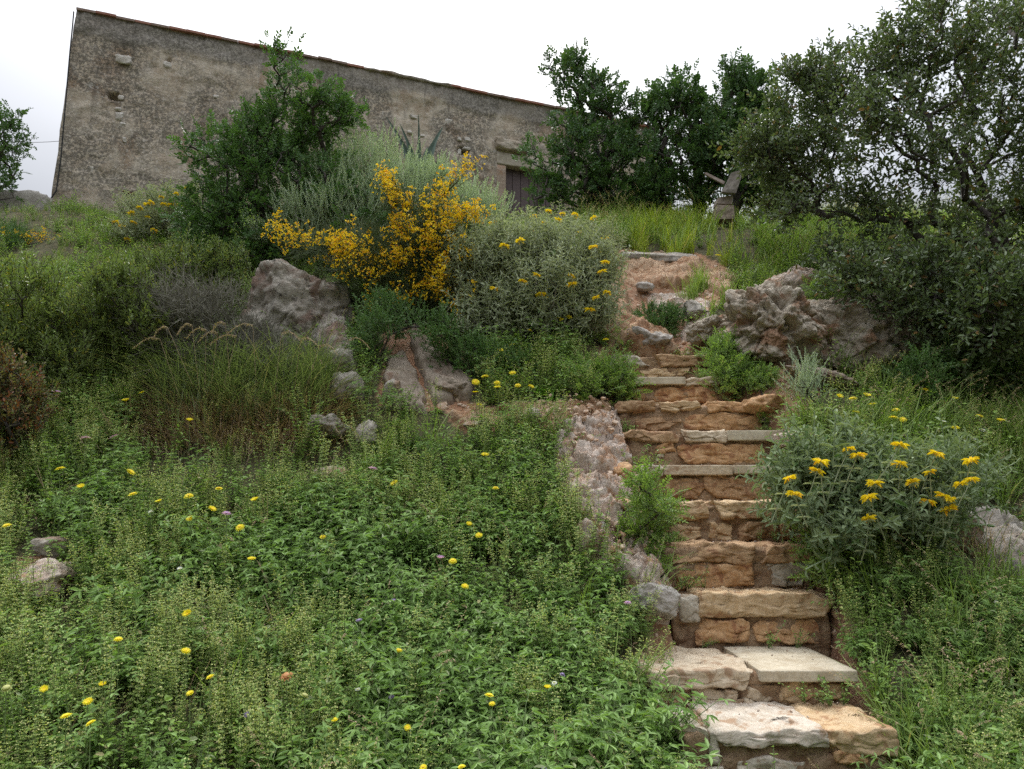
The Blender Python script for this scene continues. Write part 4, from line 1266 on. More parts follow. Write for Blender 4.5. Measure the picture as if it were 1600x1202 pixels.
shrub('carob_tree', 'pointed carob beside the propped boards at the edge of the big bush', 'tree', (1128, 338),
      [(1145, 112, 12), (1138, 135, 20), (1168, 135, 26), (1180, 155, 28), (1150, 165, 34), (1135, 185, 30), (1185, 200, 44), (1150, 230, 56), (1190, 255, 52), (1210, 290, 50), (1210, 190, 20), (1120, 230, 34), (1170, 290, 30)],
      'carob', 520, 2, Y=10.6, cap=.09, tip=.005, scale=1.18, jit=.05, upd=.5, clear=.25)
shrub('carob_sapling', 'small carob sapling in front of the purple-brown shutter', 'sapling', (842, 335),
      [(828, 228, 14), (832, 245, 18), (845, 268, 16), (850, 292, 20), (838, 305, 12), (862, 255, 8)], 'mastic', 50, 2, Y=10.6, cap=.02, tip=.003, scale=1.0, jit=.02)

# --- the dark shrub left of the middle
shrub('dark_shrub', 'tall dark-leaved shrub rising to a point in front of the building', 'shrub', (450, 420),
      [(441, 82, 10), (440, 105, 18), (452, 130, 24), (440, 160, 34), (490, 150, 24), (530, 160, 20), (545, 182, 14), (505, 185, 36), (415, 195, 26), (450, 205, 46), (395, 180, 12), (400, 235, 44), (350, 225, 30), (310, 225, 16), (300, 218, 8),
       (330, 258, 30), (480, 245, 50), (380, 285, 60), (440, 300, 70), (340, 330, 46), (390, 350, 60), (470, 350, 60), (330, 385, 44), (400, 400, 46), (460, 390, 40), (300, 345, 24), (500, 300, 50), (540, 330, 50), (560, 380, 50), (600, 420, 50), (520, 430, 36)],
      'mastic', 900, 3, Y=8.05, cap=.09, tip=.004, scale=1.0, jit=.04, upd=.5, spread=.08)
# --- silver shrubs
shrub('silver_shrub', 'feathery silver-grey shrub with upright sprays behind the yellow broom', 'shrub', (600, 400),
      [(560, 252, 24), (595, 258, 30), (635, 292, 30), (525, 275, 30), (575, 295, 50), (630, 315, 60), (668, 310, 34), (500, 320, 36), (690, 310, 30), (720, 320, 22), (590, 340, 50), (650, 350, 44), (545, 240, 12), (745, 325, 20), (770, 335, 14)],
      'worm', 400, 4, Y=8.35, cap=.04, tip=.003, scale=1.05, jit=.03, upd=1.3, outw=.5, spread=.08, barkm='greytwig')
shrub('silver_shrub', 'loose silver sprays trailing down over the dark shrub', 'shrub', (560, 430),
      [(480, 330, 34), (520, 320, 40), (460, 350, 26), (500, 365, 36), (540, 360, 36), (440, 375, 18), (570, 350, 30), (490, 290, 16), (460, 395, 18), (530, 395, 24), (410, 370, 12)],
      'worm', 150, 3, Y=7.85, cap=.03, tip=.0028, scale=1.0, jit=.03, upd=.9, outw=.5, spread=.05, barkm='greytwig')

# --- yellow broom
def make_broom():
    strokes = [[(598, 285), (610, 300), (622, 325), (640, 350), (650, 380)], [(735, 270), (712, 282), (690, 298), (680, 325), (668, 345)], [(755, 345), (730, 342), (705, 352), (680, 368), (655, 385)],
               [(433, 355), (440, 372), (470, 378), (505, 382), (535, 388), (565, 400)], [(560, 375), (545, 390), (560, 410), (590, 425)], [(520, 405), (540, 420), (570, 430)], [(640, 350), (625, 365), (600, 380)],
               [(740, 455), (725, 475), (708, 490)], [(640, 460), (660, 455), (685, 450), (690, 430)], [(700, 400), (690, 420), (675, 450)], [(735, 398), (710, 400), (690, 405)], [(580, 470), (600, 465)],
               [(560, 425), (590, 430), (605, 420)], [(655, 345), (700, 335), (715, 350), (745, 345)], [(598, 290), (620, 315), (635, 330)], [(700, 365), (680, 385), (660, 395)], [(600, 400), (620, 410), (640, 400)], [(680, 470), (690, 462), (675, 440)]]
    b = hit(640, 505); Y = b[1] - .1
    g0 = [(600, 400, 34), (560, 400, 30), (640, 400, 40), (680, 400, 36), (620, 440, 44), (680, 450, 40), (570, 445, 36), (520, 395, 22), (720, 420, 26), (480, 385, 14), (640, 480, 40), (590, 480, 30), (700, 380, 26), (650, 360, 30), (625, 325, 16), (690, 310, 12), (720, 480, 20)]
    root, Y, nodes, ends, rad = shrub('yellow_broom', 'broom with bright orange-yellow flowers spreading above the split slab', 'shrub', (640, 505), g0, 'broom', 330, 4,
                                      Y=Y, cap=.025, tip=.0022, scale=1.0, jit=.03, upd=.5, spread=.06, barkm='broomtwig')
    g = Geo(); P = []
    for s in strokes:
        s = np.array(s, float)
        seg = np.linalg.norm(np.diff(s, axis=0), axis=1).sum()
        n = int(seg / 2.1)
        u = R.random(n) * (len(s) - 1)
        i = np.minimum(u.astype(int), len(s) - 2); f = (u - i)[:, None]
        q = s[i] * (1 - f) + s[i + 1] * f + R.normal(size=(n, 2)) * 7.5
        for x, y in q:
            P.append(at(x, y, Y - .30 + R.normal(0, .09)))
    for k in range(190):                                   # scattered sprays over the whole crown
        lb = g0[R.integers(len(g0))]
        if lb[1] > 440 and R.random() < .7: continue
        a = R.random() * 6.28; r = lb[2] * math.sqrt(R.random())
        P.append(at(lb[0] + r * math.cos(a), lb[1] + r * math.sin(a) * .8, Y - .25 + R.normal(0, .1)))
    P = np.array(P)
    near = nodes[np.argmin(((P[:, None] - nodes[None]) ** 2).sum(-1), 1)]
    D = norm(P - near) * .6 + rand_dirs(len(P)) * .5 + np.array([0, -.2, .5])
    protos, mats = SPR['broomf']
    sprigs_at(g, protos, P, D, .95)
    far = np.linalg.norm(P - near, axis=1) > .05
    segs(g, near[far], P[far], np.full(far.sum(), .0025), np.full(far.sum(), .0018), 3, 1)
    o = obj('blossom', g, [MT[m] for m in mats], root); o['kind'] = 'stuff'
make_broom()

# --- Jerusalem sages
r_, Y_, *_x = shrub('sage_bush', 'broad grey-green sage mound between the yellow broom and the path', 'shrub', (830, 545),
      [(755, 405, 30), (800, 400, 34), (845, 400, 36), (890, 415, 36), (925, 435, 28), (740, 440, 34), (790, 450, 50), (850, 460, 50), (905, 470, 40), (935, 480, 20), (760, 500, 40), (820, 510, 44), (880, 515, 40), (925, 510, 26), (800, 535, 26), (860, 540, 30), (720, 460, 20), (950, 450, 10)],
      'sage', 520, 3, cap=.03, tip=.003, scale=1.0, jit=.03, upd=.75, spread=.06, barkm='greytwig')
heads_on(r_, c2p((660, 320), .2663, [(670, 412), (590, 450), (872, 420), (876, 470), (422, 492), (695, 527), (980, 617), (1083, 517), (1018, 545), (1055, 392), (480, 240), (575, 212), (1072, 340), (1000, 247)]), Y_, -.50, 1.25)
r_, Y_, *_x = shrub('sage_bush', 'tall flowering sage in the long grass above the grey-green mound', 'shrub', (850, 395),
      [(790, 365, 22), (830, 370, 26), (870, 370, 26), (905, 375, 22), (935, 380, 18), (960, 390, 14), (765, 370, 14)],
      'sage', 90, 2, Y=8.0, cap=.02, tip=.0028, scale=1.0, jit=.03, upd=1.0, spread=.06, barkm='greytwig')
heads_on(r_, c2p((660, 320), .2663, [(740, 38), (650, 70), (822, 55), (795, 92), (713, 105), (1008, 78), (553, 165), (643, 160), (445, 182), (395, 190), (410, 105), (920, 165), (1070, 200), (1092, 270), (1127, 360), (1207, 415), (900, 60), (1040, 290)]), Y_, -.3, 1.35)
r_, Y_, *_x = shrub('sage_bush', 'grey-green sage with pale yellow heads against the foot of the building wall', 'shrub', (262, 420),
      [(210, 345, 24), (245, 335, 30), (285, 335, 28), (225, 375, 36), (270, 375, 36), (310, 350, 18), (250, 400, 26), (200, 390, 16)],
      'sage', 150, 3, Y=8.9, cap=.025, tip=.003, scale=1.0, jit=.03, upd=.8, spread=.06, barkm='greytwig')
heads_on(r_, c2p((60, 0), .316, [(738, 938), (608, 975), (540, 1010), (460, 1055), (620, 1010), (655, 1012), (700, 1015), (470, 1100), (540, 1075), (415, 1120), (570, 1140), (440, 1185), (380, 1100), (560, 1000), (500, 1030), (680, 960)]), Y_, -.35, 1.3)
r_, Y_, *_x = shrub('sage_bush', 'leafy sage with large yellow heads to the right of the steps', 'shrub', (1350, 880),
      [(1235, 740, 22), (1270, 740, 34), (1310, 745, 36), (1255, 785, 34), (1300, 790, 44), (1350, 790, 50), (1400, 780, 50), (1450, 780, 46), (1330, 735, 26), (1490, 760, 30), (1300, 830, 34), (1360, 840, 44), (1420, 830, 40), (1475, 740, 20), (1300, 705, 10), (1500, 785, 12)],
      'sagebig', 210, 3, cap=.02, tip=.003, scale=.95, jit=.02, upd=.7, spread=.05, barkm='sage', shell=.35)
heads_on(r_, c2p((1180, 640), .2996, [(755, 187), (944, 230), (1127, 268), (910, 327), (753, 283), (627, 387), (820, 383), (535, 240), (340, 275), (322, 322), (202, 440), (595, 460), (592, 573), (985, 455), (1015, 470), (1010, 522), (905, 482), (1130, 367), (180, 360), (490, 205), (1070, 390)]), Y_, -.42, 1.1)

# --- scrub on the left bank
shrub('low_scrub', 'yellow-green scrub along the left edge below the grass', 'shrub', (60, 610),
      [(20, 450, 36), (70, 470, 44), (20, 510, 44), (80, 530, 46), (130, 500, 30), (40, 570, 44), (110, 575, 40), (-30, 480, 40), (0, 550, 36), (-40, 560, 40)], 'spurge', 170, 6, cap=.02, tip=.0022, scale=1.0, jit=.03, upd=.9, spread=.06, group=None)
shrub('low_scrub', 'yellow-green scrub in the middle of the left bank', 'shrub', (190, 610),
      [(170, 455, 30), (150, 500, 40), (210, 480, 40), (190, 530, 46), (240, 520, 36), (160, 580, 36), (220, 575, 34), (130, 545, 26)], 'spurge', 140, 6, cap=.02, tip=.0022, scale=1.0, jit=.03, upd=.9, spread=.06)
shrub('low_scrub', 'dark green scrub beneath the pale yellow sage', 'shrub', (275, 510),
      [(220, 430, 30), (260, 430, 34), (310, 420, 34), (350, 420, 26), (240, 470, 30), (290, 465, 34), (335, 460, 28)], 'spurge', 120, 5, cap=.02, tip=.0022, scale=1.0, jit=.03, upd=.8, spread=.06)
shrub('reddish_shrub', 'shrub with rusty red leaves at the left edge of the meadow', 'shrub', (5, 760),
      [(15, 600, 30), (-20, 620, 40), (30, 640, 30), (-10, 680, 46), (15, 710, 26), (-60, 650, 50)], 'red', 170, 4, cap=.02, tip=.0025, scale=1.0, jit=.03, upd=.7, spread=.05)
shrub('dry_shrub', 'dry grey twiggy shrub between the left scrub and the big boulder', 'shrub', (350, 600),
      [(260, 495, 30), (300, 490, 34), (340, 500, 30), (250, 530, 30), (300, 545, 36), (350, 545, 32), (400, 555, 28), (440, 575, 22), (320, 580, 24), (380, 525, 14)], 'twig', 230, 2, cap=.02, tip=.0018, scale=.9, jit=.04, upd=.5, spread=.06, barkm='darktwig', part='twigs')
shrub('olive_tree', 'small leafy tree at the far left edge by the low wall', 'tree', (-30, 360),
      [(5, 190, 18), (15, 215, 22), (-10, 220, 30), (12, 255, 20), (-10, 270, 34), (8, 300, 16), (-40, 240, 40), (20, 185, 8), (38, 240, 6)], 'mastic', 130, 3, Y=11.2, cap=.03, tip=.004, jit=.04, upd=.5)
shrub('dark_shrub', 'dark low bush at the left edge above the yellow-green scrub', 'shrub', (5, 440),
      [(0, 380, 22), (10, 405, 24), (-20, 400, 30), (25, 425, 14)], 'finedark', 70, 4, Y=8.6, cap=.02, tip=.0025, spread=.06)
shrub('yellow_shrub', 'small shrub with orange-yellow blossom in the grass near the left edge', 'shrub', (50, 430),
      [(35, 395, 16), (50, 405, 16), (20, 410, 12), (65, 412, 8)], 'broomf', 9, 2, Y=8.5, cap=.01, tip=.002, spread=.05, scale=.9)

# --- the big bush on the right
BIG = [(1480, 50, 60), (1440, 35, 26), (1560, 60, 80), (1600, 20, 60), (1410, 105, 36), (1370, 90, 20), (1360, 120, 20), (1300, 90, 16), (1262, 112, 14), (1285, 125, 28), (1250, 125, 18), (1300, 160, 36), (1330, 130, 30), (1425, 75, 30), (1390, 60, 16), (1270, 190, 26), (1340, 175, 44), (1400, 180, 60), (1470, 150, 70), (1550, 160, 90), (1640, 150, 90),
       (1215, 175, 22), (1190, 225, 30), (1190, 245, 18), (1212, 318, 24), (1290, 290, 34), (1215, 240, 30), (1260, 230, 44), (1310, 240, 50), (1380, 250, 50), (1470, 260, 60), (1560, 270, 90), (1660, 280, 90), (1205, 262, 24), (1225, 300, 34), (1270, 310, 24), (1350, 330, 34), (1420, 350, 50), (1500, 370, 70), (1600, 380, 90),
       (1350, 410, 34), (1300, 400, 18), (1410, 430, 44), (1320, 440, 26), (1480, 450, 60), (1570, 470, 80), (1650, 480, 90), (1540, 550, 50), (1600, 560, 60), (1680, 560, 70), (1740, 300, 120), (1740, 150, 100), (1500, 520, 34), (1400, 470, 30), (1470, 505, 44), (1550, 500, 60), (1340, 432, 26), (1510, 570, 50), (1430, 440, 34), (1600, 610, 60), (1250, 270, 30), (1240, 330, 20), (1660, 20, 80)]
BIG = [(a, b, r * (1.0 if b > 425 else 1.0) * (.82 if b < 300 and r > 30 else 1.0), (0.9 * R.uniform(-1, 1) * r / 90 + (0.8 if a < 1330 and b < 330 else 0.0)) - (0.75 if b > 425 else 0)) for a, b, r in BIG]
shrub('evergreen_bush', 'huge dark bush with crooked grey branches overhanging the rocks at right', 'bush', (1560, 600), BIG, 'oak', 1650, 3,
      Y=6.5, cap=.05, tip=.0034, scale=1.22, jit=.05, upd=.35, spread=.085, bases=4, ex=.42, shell=.3, up=.25, clear=.08, step=.17)

# --- small bushes beside and above the stairs
shrub('small_bush', 'low round dark bush growing in the path above the stairs', 'bush', (1032, 528), [(1012, 498, 18), (1035, 500, 22), (1055, 505, 15), (1030, 515, 20)], 'finedark', 90, 4, cap=.01, tip=.002, spread=.03, scale=.8)
shrub('small_bush', 'bright green ferny plant beside the two topmost steps', 'plant', (1140, 610), [(1125, 555, 20), (1145, 550, 20), (1150, 580, 26), (1120, 585, 14), (1165, 605, 20), (1145, 605, 20), (1190, 610, 16), (1125, 612, 10)], 'fine', 150, 4, cap=.01, tip=.002, spread=.04, scale=.9)
shrub('small_bush', 'small-leaved plant creeping along the left end of the fifth step', 'plant', (1015, 880), [(1010, 780, 16), (1015, 810, 24), (1000, 830, 20), (1022, 850, 22), (1015, 880, 16), (1035, 800, 8), (1008, 760, 10)], 'fine', 110, 4, cap=.008, tip=.0018, spread=.035, scale=.8)
shrub('small_bush', 'small green plant on the left end of the seventh step', 'plant', (985, 710), [(985, 690, 14), (990, 705, 12), (975, 680, 10), (1000, 700, 8)], 'fine', 40, 4, cap=.008, tip=.0018, spread=.03, scale=.7)
shrub('small_bush', 'leafy weed clump left of the eighth and ninth steps', 'plant', (945, 625), [(935, 590, 24), (960, 585, 20), (915, 600, 20), (950, 610, 22), (980, 610, 16), (900, 580, 14)], 'fine', 110, 4, cap=.008, tip=.0018, spread=.04, scale=.9)
shrub('small_bush', 'low green cushion left of the topmost step', 'plant', (970, 550), [(960, 538, 16), (978, 542, 12), (945, 545, 10)], 'fine', 40, 4, cap=.008, tip=.0018, spread=.03, scale=.7)
shrub('small_bush', 'weed growing at the right end of the seventh step', 'plant', (1200, 668), [(1195, 655, 10), (1205, 650, 8), (1188, 662, 8)], 'fine', 24, 3, cap=.008, tip=.0018, spread=.03, scale=.7)
shrub('small_bush', 'grey-green sprig plant beside the red soil right of the steps', 'plant', (1265, 640), [(1260, 580, 12), (1255, 600, 14), (1270, 610, 16), (1262, 630, 14)], 'worm', 40, 2, cap=.008, tip=.0018, spread=.03, scale=.6, upd=1.2)
shrub('small_bush', 'dark bushy undergrowth along the right end of the third and fourth steps', 'plant', (1320, 900), [(1290, 860, 20), (1310, 880, 24), (1290, 900, 12), (1330, 860, 20), (1340, 900, 26)], 'fine', 100, 4, cap=.008, tip=.0018, spread=.04, scale=.9)
shrub('small_bush', 'dark leafy growth under the foot of the big bush', 'plant', (1500, 640), [(1440, 590, 24), (1490, 580, 30), (1540, 590, 34), (1590, 600, 34), (1470, 620, 26), (1550, 640, 30), (1420, 610, 16)], 'finedark', 220, 4, cap=.01, tip=.002, spread=.05, scale=1.0)
shrub('small_bush', 'green growth on top of the karst outcrop', 'plant', (1300, 460), [(1290, 455, 18), (1310, 470, 20), (1330, 455, 20), (1350, 480, 16)], 'fine', 80, 4, Y=6.5, cap=.008, tip=.0018, spread=.04, scale=.9)
shrub('small_bush', 'dark weeds at the foot of the broom and sage', 'plant', (760, 590), [(700, 560, 20), (730, 560, 24), (770, 570, 24), (590, 520, 22), (575, 560, 20), (600, 490, 26), (560, 530, 14), (640, 500, 24), (690, 520, 24), (810, 575, 20)], 'finedark', 200, 4, cap=.008, tip=.0018, spread=.05, scale=.9)

# --- agave behind the silver shrub
def make_agave():
    b = at(655, 300, 10.4); b[2] = T(b[0], b[1])
    root = empty('agave', b, 'blue-green agave with three spiked leaves showing above the silver shrub', 'agave')
    base = at(655, 285, 10.4)
    for (tx, ty, w) in [(603, 188, .05), (654, 184, .035), (692, 204, .085), (625, 200, .05), (630, 250, .06), (700, 255, .06), (668, 235, .05)]:
        tip_ = at(tx, ty - 6, 10.4 + R.uniform(-.2, .2))
        P = [base + (tip_ - base) * s + np.array([0, 0, .08 * math.sin(s * PI)]) for s in np.linspace(0, 1, 9)]
        g = Geo(); V = []; Q = []
        d = norm(tip_ - base); side = norm(np.cross(d, [0.1, 1, 0]))
        n_ = np.cross(side, d)
        for k, p in enumerate(P):
            s = k / 8
            ww = w * (0.8 + .5 * math.sin(min(1, s * 1.6) * PI)) * (1 - s) ** .7 + .002
            V += [p - side * ww, p + n_ * ww * .45, p + side * ww, p + n_ * (ww * .45 + .012)]
        for k in range(8):
            a = k * 4
            for q in range(4):
                q2 = (q + 1) % 4
                o_ = [0, 1, 2, 3]
                Q.append((a + o_[q], a + o_[q2], a + 4 + o_[q2], a + 4 + o_[q]))
        g.add(V, Q, 0, .5)
        obj('leaf', g, [MT['agave']], root)
make_agave()

# --- propped boards beside the carob trunk
def make_boards():
    w = plain('weathered_board', (0.17, 0.145, 0.12), (0.28, 0.245, 0.21), 14, .9, .5)
    w2 = plain('pinkish_slab', (0.24, 0.185, 0.15), (0.34, 0.28, 0.24), 10, .9, .5)
    def piece(name, label, cat, corners, Y, th, mat, seed):
        P = np.array([at(x, y, Y) for x, y in corners])
        c = P.mean(0)
        F = np.array([0, th, 0])
        # a subdivided slab between four corners
        n = 8
        u, v = np.meshgrid(np.linspace(0, 1, n), np.linspace(0, 1, n))
        u = u[..., None]; v = v[..., None]
        S = (P[0] * (1 - u) + P[1] * u) * (1 - v) + (P[3] * (1 - u) + P[2] * u) * v - c
        S = S + (fbm(S * 6 + seed, seed, 3) * .02)[..., None] * np.array([.5, 1, .5])
        A = S.reshape(-1, 3); B_ = A + F
        i = np.arange(n - 1)[None] + np.arange(n - 1)[:, None] * n
        q = np.stack([i, i + 1, i + n + 1, i + n], -1).reshape(-1, 4)
        ring = list(range(n)) + [n * k + n - 1 for k in range(1, n)] + [n * n - 1 - k for k in range(1, n)] + [n * (n - 1 - k) for k in range(1, n - 1)]
        g = Geo()
        side = [(ring[k], ring[(k + 1) % len(ring)], ring[(k + 1) % len(ring)] + n * n, ring[k] + n * n) for k in range(len(ring))]
        g.add(np.concatenate([A, B_]), np.concatenate([q, q[:, ::-1] + n * n, np.array(side)]), 0, .5)
        o = obj(name, g, [mat], None, False, loc=Vector(c))
        tag(o, label, cat)
    piece('broken_slab', 'broken pointed slab propped up beside the carob trunk', 'slab', [(1128, 300), (1150, 302), (1163, 264), (1143, 270)], 9.5, .06, w, 3)
    piece('plank', 'pale plank leaning from the carob trunk towards the broken slab', 'plank', [(1101, 272), (1131, 288), (1133, 284), (1103, 269)], 9.6, .03, w2, 4)
    piece('stone_block', 'small pinkish block lying under the broken slab', 'block', [(1120, 318), (1144, 319), (1146, 305), (1122, 309)], 9.6, .2, w2, 5)
    piece('stone_block', 'grey block at the bottom of the pile beside the carob trunk', 'block', [(1119, 342), (1148, 342), (1147, 321), (1120, 320)], 9.55, .2, MT['brownrock'], 6)
make_boards()

# ------------------------------------------------------------------ ground cover
def P_trifol(seed, n=9, H=.30, l=.042, w=.014):
    rs = np.random.default_rng(seed)
    g = Geo()
    for k in range(n):
        a = rs.uniform(0, 2 * PI); lean = rs.uniform(.1, .75)
        h = H * rs.uniform(.55, 1.1)
        top = np.array([math.cos(a) * lean * h, math.sin(a) * lean * h, h])
        mid = top * .5 + np.array([0, 0, h * .12])
        merge(g, tube([(0, 0, 0), mid, top], [.0025, .002, .0012], 3, 1, .4))
        for j in range(5):
            s = .35 + .65 * j / 4 if j < 4 else 1.0
            p = mid * (1 - abs(2 * s - 1)) + (top if s > .5 else 0) * abs(2 * s - 1) if s != 1 else top
            b = rs.uniform(0, 2 * PI)
            pd = norm(np.array([math.cos(b), math.sin(b), .55]))
            q = p + pd * rs.uniform(.03, .05)
            merge(g, tube([p, q], .0009, 3, 1, .4))
            r_ = rs.random()
            for t in (-1, 0, 1):
                d = np.array([math.cos(b + t * .95), math.sin(b + t * .95), rs.uniform(-.25, .35)])
                sc = rs.uniform(.75, 1.15)
                place(g, leaf(l * sc, w * sc, .3, rs.uniform(0, .4), 0, r_), q, d, [rs.normal(0, .35), rs.normal(0, .35), 1])
    return g
def P_bedstraw(seed, n=10, H=.36):
    rs = np.random.default_rng(seed)
    g = Geo()
    for k in range(n):
        a = rs.uniform(0, 2 * PI); lean = rs.uniform(.0, .35)
        h = H * rs.uniform(.6, 1.1)
        b0 = np.array([rs.normal(0, .03), rs.normal(0, .03), 0])
        top = b0 + np.array([math.cos(a) * lean * h, math.sin(a) * lean * h, h])
        merge(g, tube([b0, (b0 + top) / 2 + [0, 0, .01], top], [.002, .0016, .001], 3, 1, .6))
        m_ = int(h / .026)
        for j in range(1, m_ + 1):
            s = j / m_
            p = b0 + (top - b0) * s
            r0 = rs.uniform(0, 2)
            L = .017 * (1.15 - .5 * s)
            for q in range(5):
                b = r0 + q * 2 * PI / 5
                d = np.array([math.cos(b), math.sin(b), .35])
                place(g, leaf(L, L * .38, .1, .1, 0), p, d, [0, 0, 1])
            if s > .72:
                for q in range(3):
                    d = rs.normal(size=3); place(g, leaf(.008, .007, .1, 0, 2), p + norm(d) * .012, d, rs.normal(size=3))
    return g
def P_herb(seed, n=9, H=.20, l=.024, w=.015, per=12):
    rs = np.random.default_rng(seed)
    g = Geo()
    for k in range(n):
        a = rs.uniform(0, 2 * PI); lean = rs.uniform(.1, 1.1)
        h = H * rs.uniform(.5, 1.1)
        top = np.array([math.cos(a) * lean * h, math.sin(a) * lean * h, h])
        merge(g, tube([(0, 0, 0), top * .5 + [0, 0, h * .1], top], [.002, .0016, .001], 3, 1, .4))
        for j in range(per):
            s = (j + 1) / per
            p = top * s + np.array([0, 0, h * .1 * 4 * s * (1 - s)])
            b = j * 2.4 + rs.uniform(-.5, .5)
            d = np.array([math.cos(b), math.sin(b), rs.uniform(-.1, .6)])
            sc = rs.uniform(.6, 1.2)
            place(g, leaf(l * sc, w * sc, .25, rs.uniform(0, .3), 0), p, d, [rs.normal(0, .4), rs.normal(0, .4), 1])
    return g
def P_grass(seed, n=26, H=.34, w=.0045, bend=.5, heads=0, sp=.035, droop=0.0):
    rs = np.random.default_rng(seed)
    g = Geo()
    for k in range(n):
        a = rs.uniform(0, 2 * PI); h = H * rs.uniform(.45, 1.15); be = bend * rs.uniform(.2, 1.4)
        b0 = np.array([rs.normal(0, sp), rs.normal(0, sp), 0]); d2 = np.array([math.cos(a), math.sin(a), 0])
        side = np.array([-d2[1], d2[0], 0]) * w * rs.uniform(.7, 1.2)
        V = []; r_ = rs.random()
        for j in range(5):
            s = j / 4
            p = b0 + d2 * be * h * s ** 1.8 + np.array([0, 0, h * (s - .28 * be * s ** 2.5)])
            ww = (1 - s) ** .6 * (1 - .0 * s) + .04
            V += [p - side * ww, p + side * ww]
        g.add(V, [(2 * j, 2 * j + 1, 2 * j + 3, 2 * j + 2) for j in range(4)], 0, r_)
        if k < heads:
            h = H * rs.uniform(1.1, 1.5)
            P = [b0 + d2 * .35 * h * s ** 2 + np.array([0, 0, h * (s - .12 * s ** 3)]) for s in np.linspace(0, 1, 6)]
            merge(g, tube(P, [.0015] * 5 + [.0008], 3, 0, r_))
            for j in range(16):
                s = j / 16
                p = P[4] + (P[5] - P[4]) * s * 1.6 + np.array([0, 0, -.03 * s * s])
                d = d2 * .8 + rs.normal(size=3) * .45
                place(g, leaf(.016, .0045, .1, .2, 1), p, d, [0, 0, 1])
    return g
def P_rosette(seed, n=14, l=.15, w=.035):
    rs = np.random.default_rng(seed)
    g = Geo()
    for k in range(n):
        a = k * 2.4; el = rs.uniform(.15, 1.2)
        d = np.array([math.cos(a) * math.cos(el), math.sin(a) * math.cos(el), math.sin(el)])
        sc = rs.uniform(.6, 1.15)
        # four-segment leaf that arches over
        side = norm(np.cross(d, [0, 0, 1])) * w * sc * .5
        V = []
        for j in range(6):
            s = j / 5
            p = d * l * sc * s + np.array([0, 0, -.35 * l * sc * s * s])
            ww = [.25, .6, .9, 1, .75, .05][j]
            V += [p - side * ww + [0, 0, .004 * ww], p, p + side * ww + [0, 0, .004 * ww]]
        Q = []
        for j in range(5):
            b = j * 3
            Q += [(b, b + 1, b + 4, b + 3), (b + 1, b + 2, b + 5, b + 4)]
        g.add(V, Q, 0, rs.random())
    return g
def P_litter(seed):
    rs = np.random.default_rng(seed)
    g = Geo()
    for k in range(14):
        p = np.array([rs.normal(0, .09), rs.normal(0, .09), rs.uniform(.01, .04)])
        d = np.array([rs.normal(), rs.normal(), rs.normal(0, .2)])
        if k % 2: merge(g, tube([p, p + norm(d) * rs.uniform(.04, .14)], .0012, 3, 0, rs.random()))
        else: place(g, leaf(.03, .012, .2, .3, 0), p, d, [0, 0, 1])
    return g
def P_stone(seed, s=.02, mat=0):
    g = rock_geo((0, 0, 0), (s, s * .8, s * .6), seed, 3, rough=.8, facets=4)
    return g

